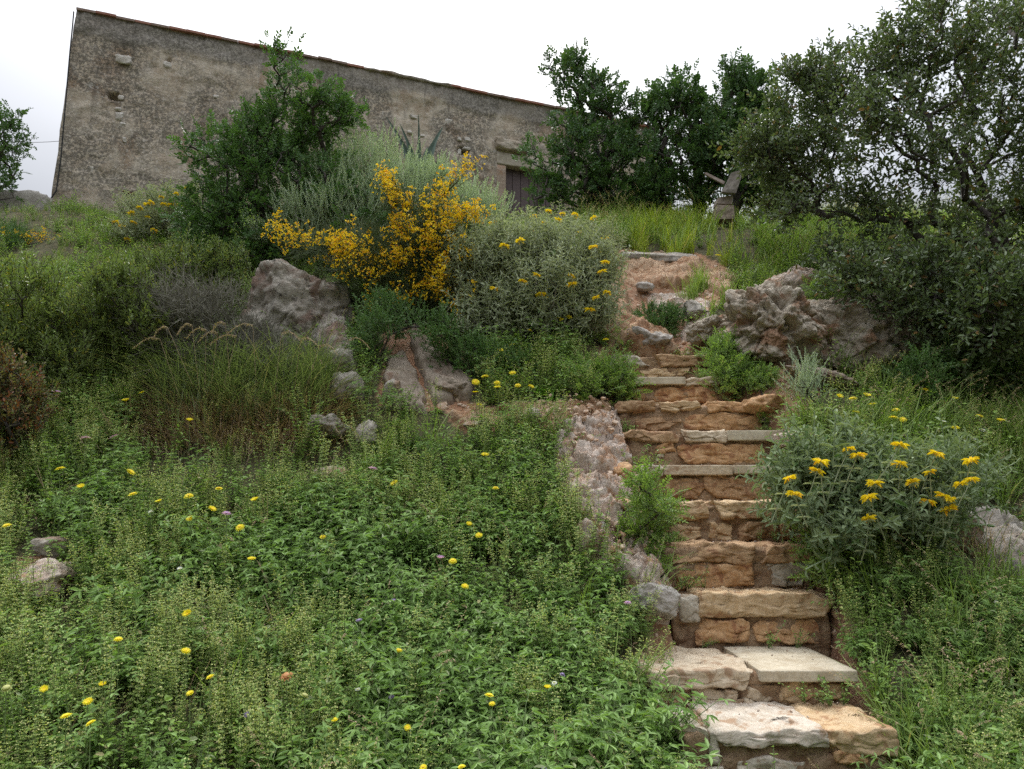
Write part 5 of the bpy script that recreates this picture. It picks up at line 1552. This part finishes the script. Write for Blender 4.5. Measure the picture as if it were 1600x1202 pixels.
def scatter(name, label, protos, mats, pts, scale, tilt=.2, follow=.3, smooth=False, cat=None):
    k = len(pts)
    src = bpy.data.collections.new(name + '_source')
    for j, pr in enumerate(protos):
        me = to_mesh(name + '_plant', pr, [MT[m] for m in mats], smooth)
        src.objects.link(bpy.data.objects.new(name + '_plant', me))
    me = bpy.data.meshes.new(name)
    me.vertices.add(k); me.vertices.foreach_set('co', pts.astype(np.float32).ravel())
    for nm, ty, val in (('rot', 'FLOAT_VECTOR', None), ('scl', 'FLOAT', None), ('idx', 'INT', None)):
        at_ = me.attributes.new(nm, ty, 'POINT')
        if nm == 'rot':
            e = 0.15
            sx = (T(pts[:, 0] + e, pts[:, 1]) - T(pts[:, 0] - e, pts[:, 1])) / (2 * e)
            sy = (T(pts[:, 0], pts[:, 1] + e) - T(pts[:, 0], pts[:, 1] - e)) / (2 * e)
            rr = np.stack([R.normal(0, tilt, k) + np.arctan(sy) * follow, R.normal(0, tilt, k) - np.arctan(sx) * follow, np.zeros(k)], -1)
            # spin first, then lean: keep spin in the z slot by composing matrices
            sp_ = R.uniform(0, 2 * PI, k)
            out = np.empty((k, 3))
            for i in range(k):
                out[i] = (Euler((rr[i, 0], rr[i, 1], 0)).to_matrix() @ Matrix.Rotation(sp_[i], 3, 'Z')).to_euler()
            at_.data.foreach_set('vector', out.astype(np.float32).ravel())
        elif nm == 'scl':
            at_.data.foreach_set('value', scale.astype(np.float32))
        else:
            at_.data.foreach_set('value', R.integers(0, len(protos), k).astype(np.int32))
    o = bpy.data.objects.new(name, me)
    COL.objects.link(o)
    ng = bpy.data.node_groups.new(name, 'GeometryNodeTree')
    ng.interface.new_socket('Geometry', in_out='INPUT', socket_type='NodeSocketGeometry')
    ng.interface.new_socket('Geometry', in_out='OUTPUT', socket_type='NodeSocketGeometry')
    A = ng.nodes.new
    gi, go = A('NodeGroupInput'), A('NodeGroupOutput')
    ip = A('GeometryNodeInstanceOnPoints'); ci = A('GeometryNodeCollectionInfo')
    ci.inputs['Collection'].default_value = src
    ci.inputs['Separate Children'].default_value = True
    ci.inputs['Reset Children'].default_value = True
    ip.inputs['Pick Instance'].default_value = True
    def na(nm, dt):
        x = A('GeometryNodeInputNamedAttribute'); x.data_type = dt; x.inputs['Name'].default_value = nm
        return x.outputs[0]
    L = ng.links.new
    L(gi.outputs[0], ip.inputs['Points']); L(ci.outputs[0], ip.inputs['Instance'])
    L(na('idx', 'INT'), ip.inputs['Instance Index'])
    er = A('FunctionNodeEulerToRotation'); L(na('rot', 'FLOAT_VECTOR'), er.inputs[0]); L(er.outputs[0], ip.inputs['Rotation'])
    L(na('scl', 'FLOAT'), ip.inputs['Scale'])
    L(ip.outputs[0], go.inputs[0])
    md = o.modifiers.new('scatter', 'NODES'); md.node_group = ng
    tag(o, label, cat, kind='stuff')
    return o

def sb(px, py, x0, x1, y0, y1, s=40):
    f = lambda v, a, b: sstep(a - s, a + s, v) * (1 - sstep(b - s, b + s, v))
    return f(px, x0, x1) * f(py, y0, y1)
# candidate points on the hillside, thinned with distance
def candidates(dens):
    y0, y1 = 1.7, 13.0
    n = int(dens * 1.9 * (y1 ** 2 - y0 ** 2) / 2)
    y = np.sqrt(R.uniform(y0 ** 2, y1 ** 2, n))
    x = y * R.uniform(-.95, .95, n)
    keep = R.random(n) < np.minimum(1, (5.5 / y) ** 1.0)
    x, y = x[keep], y[keep]
    z = T(x, y)
    px, py = proj(x, y, z)
    return np.stack([x, y, z], -1), px, py
BLDG = lambda P: ((P[:, :2] - BA) @ BN < 0.12)
def pick(dens, wfun, bare_keep=0.09):
    P, px, py = candidates(dens)
    w = wfun(px, py, P)
    b = bare_w(px, py, P[:, 0], P[:, 1])
    w = w * (1 - b * (1 - bare_keep)) * (1 - .82 * clear_w(px, py))
    w = w * (1 - stairmask(P[:, 0], P[:, 1], 0.03, .02))
    w = np.where(BLDG(P), 0, w)
    k = R.random(len(P)) < w
    return P[k], px[k], py[k]
def nz(P, f, s):
    return perlin(np.stack([P[:, 0] * f, P[:, 1] * f, P[:, 0] * 0], -1), s)

W_clover = lambda px, py, P: np.clip(sb(px, py, 380, 1090, 790, 1400, 70) * 1.0 + sb(px, py, 1280, 1800, 870, 1400, 50) * .55 + sb(px, py, -200, 420, 980, 1400, 60) * .22 + sb(px, py, -200, 500, 650, 1000, 60) * .15 + sb(px, py, 520, 1000, 560, 800, 30) * .15, 0, 1) * np.clip(.68 + 2.0 * nz(P, 1.1, 90), .10, 1)
W_bed = lambda px, py, P: np.clip(sb(px, py, -200, 480, 640, 1130, 60) * .9 + sb(px, py, 560, 900, 640, 860, 40) * .9 + sb(px, py, 380, 560, 1080, 1400, 40) * 1.0 + .30, 0, 1) * np.clip(.6 + 1.8 * nz(P, 1.4, 93), .12, 1) * (py > 560)
def P_spike(seed, n=5, H=.42, dry=False):
    rs = np.random.default_rng(seed)
    g = Geo()
    for k in range(n):
        a = rs.uniform(0, 2 * PI); h = H * rs.uniform(.6, 1.1)
        b0 = np.array([rs.normal(0, .05), rs.normal(0, .05), 0])
        top = b0 + np.array([math.cos(a) * .12 * h, math.sin(a) * .12 * h, h])
        merge(g, tube([b0, (b0 + top) / 2, top], [.0028, .0022, .0014], 3, 1, .6))
        m_ = int(h / .022)
        for j in range(2, m_ + 1):
            s = j / m_; p = b0 + (top - b0) * s
            for q in (0, PI):
                b = j * PI / 2 + q + rs.uniform(-.2, .2)
                L = (.030 if not dry else .012) * (1.2 - .8 * s) * rs.uniform(.8, 1.2)
                place(g, leaf(L, L * .45, .2, .3, 0), p, np.array([math.cos(b), math.sin(b), .5]), [0, 0, 1])
    return g
W_spike = lambda px, py, P: np.clip(sb(px, py, -200, 560, 640, 1250, 60) * .75 + sb(px, py, 560, 900, 600, 900, 40) * .25 + .06, 0, 1) * np.clip(.5 + 1.8 * nz(P, 1.8, 131), .05, 1) * (py > 560)
W_herb = lambda px, py, P: np.clip(.55 + .4 * sb(px, py, 450, 900, 600, 860, 40) + .4 * sb(px, py, 500, 1000, 540, 660, 30) + .3 * sb(px, py, 1150, 1300, 400, 480, 30), 0, 1) * np.clip(.8 + 1.2 * nz(P, 1.0, 97), .2, 1) * np.where(py < 430, .35, 1)
W_grass = lambda px, py, P: np.clip(sb(px, py, -300, 240, 340, 430, 15) * 1 + sb(px, py, 740, 1420, 300, 430, 20) * 1 + sb(px, py, 1280, 1800, 560, 1400, 50) * .35 + sb(px, py, 1050, 1180, 430, 500, 15) * .5 + .13 + .25 * (py < 470), 0, 1) * np.clip(.7 + 1.2 * nz(P, 1.6, 101), .1, 1)

pts, px, py = pick(270, W_clover)
scatter('leafy_clover', 'dark green lance-leaved clover covering the lower slope', [P_trifol(s) for s in (1, 2, 3)] + [P_trifol(4, 8, .24, .05, .018)], ['clover', 'stem'], pts, R.uniform(.4, 1.0, len(pts)) * (1 + .6 * nz(pts, .9, 140)), cat='ground cover')
pts, px, py = pick(190, W_bed)
scatter('bedstraw_herb', 'yellow-green whorled bedstraw standing in the meadow', [P_bedstraw(s) for s in (1, 2, 3)], ['bedstraw', 'stem', 'cream'], pts, R.uniform(.55, 1.05, len(pts)), tilt=.12, cat='ground cover')
pts, px, py = pick(90, W_spike)
scatter('spiked_herb', 'upright leafy spikes rising above the meadow herbs', [P_spike(s) for s in (1, 2, 3)], ['herb', 'stem'], pts, R.uniform(.5, 1.1, len(pts)), tilt=.12, cat='ground cover')
pts, px, py = pick(22, W_spike)
scatter('dry_stalks', 'dry brown stalks of last year among the herbs', [P_spike(s, 4, .36, True) for s in (11, 12)], ['straw', 'straw'], pts, R.uniform(.6, 1.1, len(pts)), tilt=.4, cat='ground cover')
pts, px, py = pick(230, W_herb, .02)
scatter('small_leaved_herb', 'low small-leaved herbs carpeting the hillside', [P_herb(s) for s in (1, 2, 3)] + [P_herb(5, 7, .26, .032, .011, 10)], ['herb', 'stem'], pts, R.uniform(.6, 1.25, len(pts)), cat='ground cover')
pts, px, py = pick(200, W_grass, .06)
yel = (px > 985) & (px < 1160) & (py < 420) & (R.random(len(px)) < .55)
far = np.where((px < 330) | ((px > 700) & (px < 900)), .5, np.maximum(1, pts[:, 1] / 8.0))
scatter('long_grass', 'long green grass on the crest and between the herbs', [P_grass(s) for s in (1, 2)] + [P_grass(3, 22, .36, .004, .5, 4)], ['grass', 'straw'], pts[~yel], (R.uniform(.6, 1.1, len(pts)) * far)[~yel], cat='grass')
scatter('yellowing_grass', 'yellow-green grass patch under the middle carob', [P_grass(s, 26, .4, .005, .4) for s in (7, 8)], ['grassy', 'straw'], pts[yel], (R.uniform(.6, 1.0, len(pts)) * far)[yel], cat='grass')
pts, px, py = pick(40, lambda px, py, P: sb(px, py, 500, 1050, 520, 700, 30) * .5 + sb(px, py, 1250, 1700, 560, 1000, 50) * .3 + sb(px, py, -100, 500, 560, 1200, 50) * .12 + .04, .3)
scatter('broad_leaved_weeds', 'scattered broad-leaved weeds among the herbs', [P_rosette(s) for s in (1, 2, 3)], ['rosette'], pts, R.uniform(.4, .9, len(pts)), cat='ground cover')
pts, px, py = pick(60, lambda px, py, P: np.full(len(P), .6), .6)
scatter('dry_litter', 'dry twigs and dead leaves lying on the soil', [P_litter(s) for s in (1, 2)], ['straw'], pts, R.uniform(.6, 1.3, len(pts)), cat='litter')
# loose stones on the bare ground and on the treads
P_, px, py = candidates(900)
b = bare_w(px, py, P_[:, 0], P_[:, 1]) * (1 - stairmask(P_[:, 0], P_[:, 1], 0.02))
ridge = inpoly(px, py, [(855, 640), (1000, 632), (1020, 760), (1060, 960), (1000, 990), (900, 860), (860, 740)])
k = R.random(len(P_)) < b * np.where(ridge, 1.0, .6) * np.minimum(1, 8 / P_[:, 1])
P_ = P_[k]
P_[:, 2] += np.where(ridge[k], R.uniform(-.02, .14, len(P_)), 0); P_[:, 1] -= np.where(ridge[k], .03, 0)
sc = R.lognormal(-.5, .55, len(P_)) * np.where(ridge[k], 1.0, .9)
scatter('loose_rubble', 'loose pink and brown rubble stones left of the steps and on the bank', [P_stone(s) for s in range(5)], ['rubble'], P_, np.minimum(sc, 3.6), tilt=.6, smooth=False, cat='rubble')
# crumbs of soil and leaves lying on the treads
Pt = []
for i, (Y, z, xl, xr) in enumerate(STEP_W):
    Yn = STEP_W[i + 1][0] if i < 9 else Y + .3
    for k in range(26):
        u = R.random() ** .6
        Pt.append((R.uniform(xl + .02, xr - .04), Yn - .015 - (1 - u) * (Yn - Y) * .9, z + .004))
Pt = np.array(Pt)
Wd = []
for i, (Y, z, xl, xr) in enumerate(STEP_W):
    Yn = STEP_W[i + 1][0] if i < 9 else Y + .3
    for k in range(5):
        e_ = R.random()
        x = xl + .02 + abs(R.normal(0, .10)) if e_ < .5 else xr - .02 - abs(R.normal(0, .10))
        Wd.append((x, Yn - .03 - R.random() * .05, z))
    Wd.append((R.uniform(xl, xr), Yn - .03, z))
Wd = np.array(Wd)
scatter('joint_weeds', 'tiny weeds rooted in the joints of the staircase', [P_herb(s, 6, .12, .016, .010, 7) for s in (31, 32)], ['herb', 'stem'], Wd, R.uniform(.4, 1.1, len(Wd)), cat='ground cover')
scatter('tread_crumbs', 'crumbs of soil and tiny stones lying on the stair treads', [P_stone(s, .008) for s in range(9, 12)], ['pinkrock'], Pt, R.uniform(.3, 1.0, len(Pt)), tilt=.6, cat='rubble')

# --- the grass tussock and bright rosette, single plants
def make_tussock():
    b = hit(385, 705)
    root = empty('grass_tussock', b, 'large arching grass tussock with brown dead skirt below the dry shrub', 'grass tussock')
    Y = b[1]
    def blades(n, x0, x1, y0, y1, h0, h1, mat_r, w, bend, out):
        g = Geo()
        for k in range(n):
            px_ = R.uniform(x0, x1); py_ = R.uniform(y0, y1)
            q = at(px_, py_, Y + R.uniform(-.1, .25) + (705 - py_) * .004)
            q[2] = max(q[2], T(q[0], q[1]))
            a = R.uniform(0, 2 * PI); h = R.uniform(h0, h1); be = bend * R.uniform(.1, 1.3)
            cx = (px_ - 385) / 150
            d2 = np.array([math.cos(a) * .7 + cx * out, math.sin(a) * .6 - .25, 0]); d2 = d2 / (np.linalg.norm(d2) + 1e-6)
            side = np.array([-d2[1], d2[0], 0]) * w
            V = []; r_ = R.random()
            for j in range(7):
                s = j / 6
                p = q + d2 * be * h * s ** 1.7 + np.array([0, 0, h * (s - .35 * be * s ** 2.4)])
                ww = (1 - s) ** .6 + .05
                V += [p - side * ww, p + side * ww]
            g.add(V, [(2 * j, 2 * j + 1, 2 * j + 3, 2 * j + 2) for j in range(6)], 0, r_)
        return g
    o = obj('green_blades', blades(2100, 245, 515, 590, 668, .28, .55, 0, .0030, 1.3, .7), [MT['tussock']], root); o['kind'] = 'stuff'
    o = obj('dead_blades', blades(3200, 228, 535, 640, 728, .14, .32, 0, .0026, 1.7, 1.2), [MT['straw']], root); o['kind'] = 'stuff'
    g = Geo()
    for (sx, sy, tx, ty) in [(300, 600, 262, 512), (310, 600, 300, 508), (320, 610, 322, 515), (330, 600, 340, 520), (350, 600, 370, 525), (400, 600, 395, 508), (430, 610, 440, 520), (460, 610, 470, 530), (520, 600, 545, 530), (280, 620, 250, 530), (480, 600, 500, 540), (360, 600, 352, 505)]:
        p0 = at(sx, sy, Y + .1); p1 = at(tx, ty, Y - .05)
        dx = (-1 if tx < 400 else 1) * R.uniform(.06, .14)
        P = [p0 + (p1 - p0) * s for s in np.linspace(0, 1, 6)] + [p1 + np.array([dx * .5, 0, .015]), p1 + np.array([dx, 0, -.015]), p1 + np.array([dx * 1.4, 0, -.06])]
        merge(g, tube(P, [.0018] * 8 + [.0008], 3, 0, R.random()))
        for s in np.linspace(0, 1, 34):
            i = 5 + s * 3; a_ = min(int(i), 7); f = i - a_
            q = P[a_] * (1 - f) + P[a_ + 1] * f
            place(g, leaf(.022, .005, .1, .2, 0), q, np.array([dx * 4, R.normal(0, .4), -.4 + R.normal(0, .3)]), [0, 0, 1])
    obj('seed_heads', g, [MT['straw']], root)
make_tussock()
def single_plant(name, label, cat, px_, py_, protos, mats, n, sp, sc):
    b = hit(px_, py_)
    root = empty(name, b, label, cat)
    P = np.array(b) + R.normal(size=(n, 3)) * sp * np.array([1, 1, 0])
    P[:, 2] = T(P[:, 0], P[:, 1])
    g = Geo()
    for j in range(n):
        a = R.random() * 6.28
        F = rot3(R.normal(0, .15), R.normal(0, .15), a)[None] * sc * R.uniform(.8, 1.1)
        g.rep(protos[j % len(protos)], F, P[j:j + 1])
    o = obj('leaves', g, [MT[m] for m in mats], root); o['kind'] = 'stuff'
    return root
single_plant('rosette_plant', 'bright green rosette plant left of the staircase at the eighth step', 'plant', 855, 625, [P_rosette(51, 20, .19, .035), P_rosette(52, 16, .15, .03)], ['rosette'], 4, .07, 1.0)
single_plant('rosette_plant', 'dark rosette plant close to the left end of the ninth step', 'plant', 905, 622, [P_rosette(53, 16, .16, .04)], ['rosette'], 2, .06, 1.0)
single_plant('thistle_plant', 'green thistle-like plant below the left scrub with deeply cut leaves', 'plant', 180, 640, [P_rosette(55, 22, .24, .03)], ['rosette'], 3, .08, 1.1)
single_plant('grass_tuft', 'tuft of tall grass blades in front of the karst outcrop', 'grass tuft', 1365, 612, [P_grass(61, 30, .32, .005, .35)], ['grass', 'straw'], 3, .06, 1.0)
single_plant('grass_tuft', 'tuft of grass growing on the ochre bank above the small bush', 'grass tuft', 1090, 462, [P_grass(62, 40, .26, .004, .6)], ['grass', 'straw'], 7, .14, 1.0)
single_plant('grass_tuft', 'dry grass tuft hanging over the rock at the right edge', 'grass tuft', 1500, 850, [P_grass(63, 40, .24, .003, 1.2)], ['straw', 'straw'], 8, .12, 1.0)
single_plant('bedstraw_plant', 'pale bedstraw clump leaning over the bottom left corner of the steps', 'plant', 1052, 1180, [P_bedstraw(71), P_bedstraw(72)], ['bedstraw', 'stem', 'cream'], 5, .07, .8)

# ------------------------------------------------------------------ single flowers
def daisy_parts(n, r, w, eye, seed, tilt=.1):
    rs = np.random.default_rng(seed)
    g = Geo()
    for ring in range(2):
        for k in range(n):
            a = k * 2 * PI / n + ring * PI / n
            d = np.array([math.cos(a), math.sin(a), tilt + ring * .35])
            place(g, leaf(r * (1 - .3 * ring) * rs.uniform(.9, 1.08), w, .15, .15, 0), d * r * .1, d, [0, 0, 1])
    e = Geo()
    C, Q = cubesphere(4)
    e.add(norm(C) * np.array([eye, eye, eye * .5]) + [0, 0, eye * .35], Q, 0, .5)
    return g, e
_fm = {}
def flower_mesh(kind, v=0):
    if (kind, v) in _fm: return _fm[(kind, v)]
    spec = {'yellow': (14, .019, .008, .0065, 'daisy', 'daisyeye'), 'pink': (12, .026, .006, .006, 'pink', 'violet'), 'violet': (10, .014, .007, .008, 'violet', 'violet'),
            'cream': (12, .020, .009, .016, 'cream', 'cream'), 'rust': (12, .022, .010, .012, 'rust', 'rust'), 'white': (10, .012, .007, .005, 'whitef', 'cream')}[kind]
    g, e = daisy_parts(*spec[:4], 5 + v, (.1, .35, .75, -.1)[v])
    _fm[(kind, v)] = (to_mesh('petals', g, [MT[spec[4]]]), to_mesh('flower_centre', e, [MT[spec[5]]], True))
    return _fm[(kind, v)]
_stem = {}
def flower(name, kind, label, px_, py_, h=.22, s=1.0, group=None):
    p = hit(px_, py_, h); s = s * min(1.35, .30 * p[1]) * (.8 if kind == 'pink' else 1)
    root = empty(name, (p[0], p[1], float(T(p[0], p[1]))), label, 'flower', group)
    top = Vector(p) - root.location
    hk = round(h, 2)
    if hk not in _stem:
        _stem[hk] = to_mesh('stem', tube([(0, 0, 0), (.012, .005, hk * .5), (0, 0, hk)], [.002, .0018, .0016], 4), [MT['stem']])
    st = bpy.data.objects.new('stem', _stem[hk]); COL.objects.link(st); st.parent = root
    st.scale = (1, 1, top.z / hk)
    rot = (R.normal(.45, .25), R.normal(0, .25), R.random() * 6.28)
    for nm, me in zip(('petals', 'flower_centre'), flower_mesh(kind, R.choice([0, 0, 1, 2, 3]))):
        o = bpy.data.objects.new(nm, me); COL.objects.link(o); o.parent = root
        o.location = top; o.rotation_mode = 'ZXY'; o.rotation_euler = rot; o.scale = (s,) * 3
    return root
def patch(where, pts, h=.22, s=1.0, kind='yellow', name='yellow_daisy', what='yellow daisy', group=None):
    """single out each flower of a patch by its place in it"""
    ordn = ['first', 'second', 'third', 'fourth', 'fifth', 'sixth', 'seventh', 'eighth', 'ninth', 'tenth', 'eleventh', 'twelfth', 'thirteenth', 'fourteenth', 'fifteenth', 'sixteenth', 'seventeenth', 'eighteenth']
    pts = sorted(pts); h = h + .11; s = s * 1.12
    for i, (x, y) in enumerate(pts):
        if len(pts) == 1: lb = f'{what} {where}'
        elif i == 0: lb = f'leftmost {what} {where}'
        elif i == len(pts) - 1: lb = f'rightmost {what} {where}'
        else: lb = f'{ordn[i]} {what} from the left {where}'
        flower(name, kind, lb, x, y, h, s * R.uniform(.85, 1.15), group or f'{what} flowers {where}')
patch('in the upper left meadow below the tussock', c2p((0, 640), .3125, [(300, 295), (405, 390), (655, 313), (665, 423), (795, 463), (943, 430), (1095, 393), (1060, 498), (950, 547), (1198, 587), (1258, 748), (1275, 455), (33, 580)]), .26, .95)
patch('near the lower left corner of the meadow', c2p((0, 900), .3125, [(937, 192), (592, 316), (220, 566), (950, 585), (452, 736), (440, 630), (512, 545), (330, 700), (1050, 505), (930, 373)]), .28, .95)
patch('among the dark clover at the bottom middle', c2p((480, 800), .3625, [(395, 597), (797, 825), (118, 898), (432, 930), (500, 1100), (1035, 760), (1553, 775), (785, 790), (665, 1098)]), .26, .85)
patch('in the herbs halfway up the meadow', c2p((480, 800), .3625, [(68, 108), (698, 52), (627, 210), (680, 320), (740, 100)]) + c2p((560, 500), .2995, [(187, 853), (715, 875), (661, 705), (633, 443)]), .22, .85)
patch('in the cluster under the grey-green sage', c2p((660, 320), .2663, [(530, 990), (367, 1007), (437, 1042), (440, 1073), (560, 1058), (637, 1068), (310, 1102), (312, 1040)]), .14, 1.0)
patch('in front of the sage mound', c2p((660, 320), .2663, [(525, 822), (457, 855), (700, 663), (860, 658), (815, 675), (740, 547), (632, 735), (1076, 788), (800, 668)]), .22, .95)
patch('beside the tail of the big boulder', [(573, 490), (588, 500), (296, 658)], .2, 1.0)
patch('on the dark slope right of the steps', c2p((1100, 380), .316, [(670, 762), (738, 768), (805, 757), (833, 798), (948, 825), (937, 862), (984, 872), (1095, 722), (782, 950), (750, 838), (1240, 772), (1362, 855), (1467, 882), (1242, 912)]), .2, 1.0)
patch('near the karst outcrop and the path', c2p((1100, 380), .316, [(580, 228), (978, 238), (433, 133), (70, 60)]), .18, 1.0)
patch('hanging over the two lowest steps', c2p((850, 740), .3844, [(503, 887), (590, 913), (600, 1045), (693, 1147), (790, 1103)]), .12, .7)
patch('in the scrub on the left bank', [(78, 456), (45, 465), (14, 478), (197, 627), (222, 614)], .25, 1.0)
patch('of the left meadow', [(88, 613), (133, 683), (178, 682), (354, 802)], .3, 1.0, 'pink', 'pink_thistle_flower', 'pink ragged flower')
patch('of the middle meadow', [(583, 732), (688, 873), (981, 941)], .24, .9, 'pink', 'pink_thistle_flower', 'pink ragged flower')
patch('in the dark clover', [(561, 970), (612, 1088), (879, 1054), (386, 1117), (615, 940), (850, 1200)], .22, .9, 'violet', 'violet_flower', 'small violet flower head')
patch('at the bottom edge of the meadow', [(10, 1076), (476, 1088)], .28, .95, 'cream', 'pale_umbel', 'pale yellow-green flower head')
patch('in front of the pale flower head', [(448, 1057)], .26, 1.1, 'rust', 'withered_flower', 'rusty withered flower')
patch('in the meadow', [(236, 801), (559, 1078), (866, 1067), (281, 890)], .24, .9, 'white', 'white_flower', 'small white flower')
patch('on the dark slope at right', [(1535, 672), (1520, 686), (1573, 660), (1558, 942), (1475, 660)], .2, 1.0, 'white', 'white_flower', 'small white flower')
